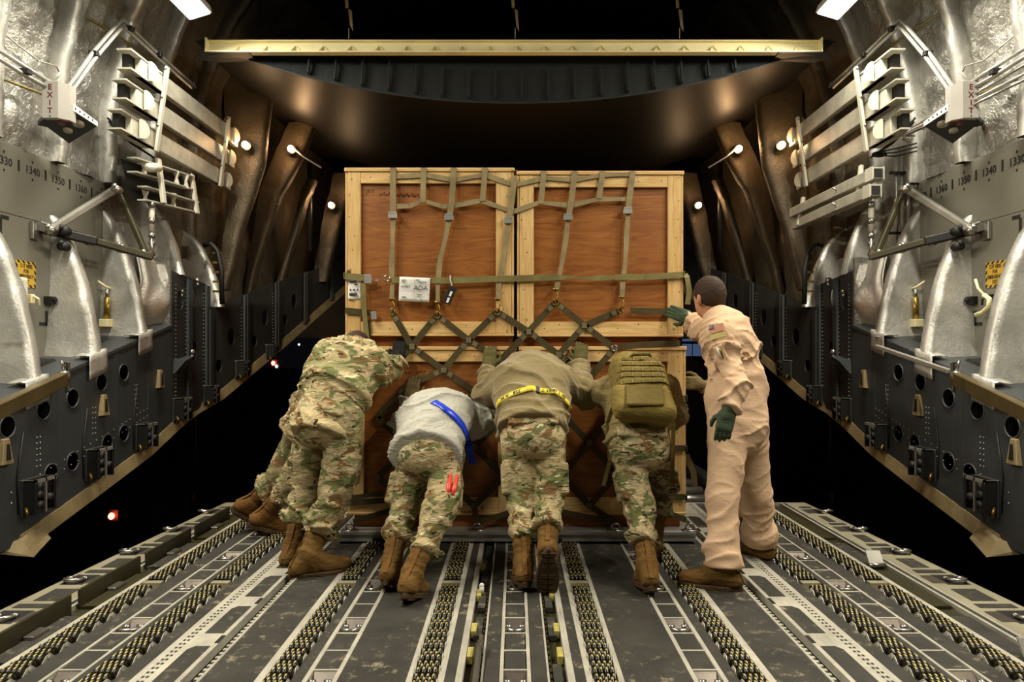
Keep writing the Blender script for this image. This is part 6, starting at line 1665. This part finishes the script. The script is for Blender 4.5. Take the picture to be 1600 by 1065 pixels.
for s_, k in (('728', 9), ('A', 7), ('M', 6), ('T', 14), ('H', 15), ('G', 16), ('I', 17), ('N', 18)):
    belt_text(s_, k, .030)
p, n = bp[13], bn[13]; MB().obox(p + n * .004, (nrm(bp[14] - bp[12]), np.cross(n, nrm(bp[14] - bp[12])), n), (.010, .022, .005)).build('belt_buckle', M['black'], P4['_root'], bevel=.002)
MB().ring(q(830, 573, 4.03), P4['_sp'], .066, .014, 18, 8).build('fleece_collar', M['fleece'], P4['_root'], True)
# shoulder patches and seams on the flight suit
def patch(px, py, w_, h_, m_, up, roll=.3, name='sleeve_patch', th=.0015, bev=0):
    p, n = seen_on(P6, px, py)
    if p is None: return None
    ax = nrm(np.cross(npv((0, 0, 1)), n)); ax = ax if ax[0] > 0 else -ax; ax = nrm(ax + npv((0, 0, roll))); ax = nrm(ax - n * float(ax @ n))
    MB().obox(p + n * up, (ax, np.cross(n, ax), n), (w_, h_, th)).build(name, M[m_], P6['_root'], bevel=bev); return p, n
patch(1120, 513, .040, .020, 'flagred', .003); patch(1112, 512, .015, .013, 'flagblue', .006); patch(1123, 524, .040, .014, 'patch', .003)
r_ = patch(1128, 553, .026, .05, 'flight', .006, .5, 'sleeve_pocket', .008, .005)
if r_:
    for k in range(3): MB().cyl(r_[0] + r_[1] * .016 + npv((-.022 + .012 * k, 0, .035)), r_[0] + r_[1] * .016 + npv((.0 + .014 * k, 0, -.02)), .005, 6).build('pocket_pen', M['brass'] if k else M['white'], P6['_root'], True)
# ------------------------------------------------------------------ backpack
sp5, lt5 = P5['_sp'], P5['_latS']; bk5 = nrm(-P5['_fw']) if P5['_fw'][1] > 0 else nrm(P5['_fw'])
c5 = P5['_mid'](.42) + bk5 * .135
bpk = empty('backpack', tuple(map(float, c5)), 'coyote brown webbing backpack on the pusher at the right crates', 'backpack')
ax5 = (lt5, sp5, bk5)
def packf(p):
    e = rbox(p, c5 + sp5 * .02, ax5, (.150, .225, .09), .07)
    e = smin(e, rbox(p, c5 + sp5 * .19 + bk5 * .0, ax5, (.125, .11, .085), .07), .05)
    e = smin(e, rbox(p, c5 - sp5 * .14 + bk5 * .07, ax5, (.165, .10, .06), .05), .03)
    e = smin(e, rbox(p, c5 + sp5 * .06 + bk5 * .075, ax5, (.14, .12, .055), .05), .02)
    return crease(e, p, .008, sp5, 12, 9.0)
lo, hi = bbox([c5 - .01], .40)
surf(packf, lo, hi, .0085, 'pack_body', M['pack'], bpk)
def on_pack(p, n):
    p = npv(p); n = nrm(n)
    for _ in range(30): p = p - n * max(-.03, min(.03, float(packf(p[None])[0]))) * .8
    return p
for k, (t, w_) in enumerate(((.15, .11), (.105, .125), (.06, .135), (.015, .14), (-.03, .145))):
    pts = []
    for i in range(11):
        u = -w_ + 2 * w_ * i / 10; n = nrm(bk5 + lt5 * (u * 2.2)); pts.append(on_pack(c5 + sp5 * t + lt5 * u + bk5 * .2, bk5) + bk5 * .004)
    MB().ribbon(pts, .024, .005, bk5).build('webbing_row', M['packdark'], bpk)
    for i in range(1, 10, 2):
        MB().obox(pts[i] + bk5 * .003, ax5, (.004, .014, .003)).build('webbing_stitch', M['pack'], bpk)
pb = on_pack(c5 + sp5 * .24 + bk5 * .2, bk5 + sp5 * .6); MB().tube([pb - lt5 * .06, pb + bk5 * .03 - lt5 * .045, pb + bk5 * .035 + lt5 * .045, pb + lt5 * .06], .011, 8).build('haul_handle', M['packdark'], bpk, True)
pb = on_pack(c5 - sp5 * .145 + bk5 * .3, bk5); MB().obox(pb + bk5 * .006, ax5, (.10, .075, .008)).build('lower_pouch', M['packdark'], bpk, bevel=.006)
for e in (-1, 1):
    a = c5 + lt5 * e * .15 - sp5 * .10 + bk5 * .02
    MB().ribbon([a, a + npv((e * .03, .02, -.10)), a + npv((e * .02, .0, -.30)), a + npv((e * .035 - .02, 0, -.44))], .022, .003).build('dangling_strap', M['packdark'], bpk)
# red wands in the grey jacketed pusher's pocket
for k, (a, b, w_) in enumerate((((704, 741), (699, 772), 'left'), ((715, 742), (707, 773), 'right'))):
    wd = empty('signal_wand', P(a[0], a[1], 3.5), 'red signal wand tucked in the grey jacketed pusher\'s pocket, %s of the two' % w_, 'wand', 'pocket wands')
    t, bt = P(a[0], a[1], 3.56), P(b[0], b[1], 3.48)
    MB().tube([t, t.lerp(bt, .7), bt], .01, 8, True, [.008, .014, .007]).build('wand_cone', M['wand'], wd, True)
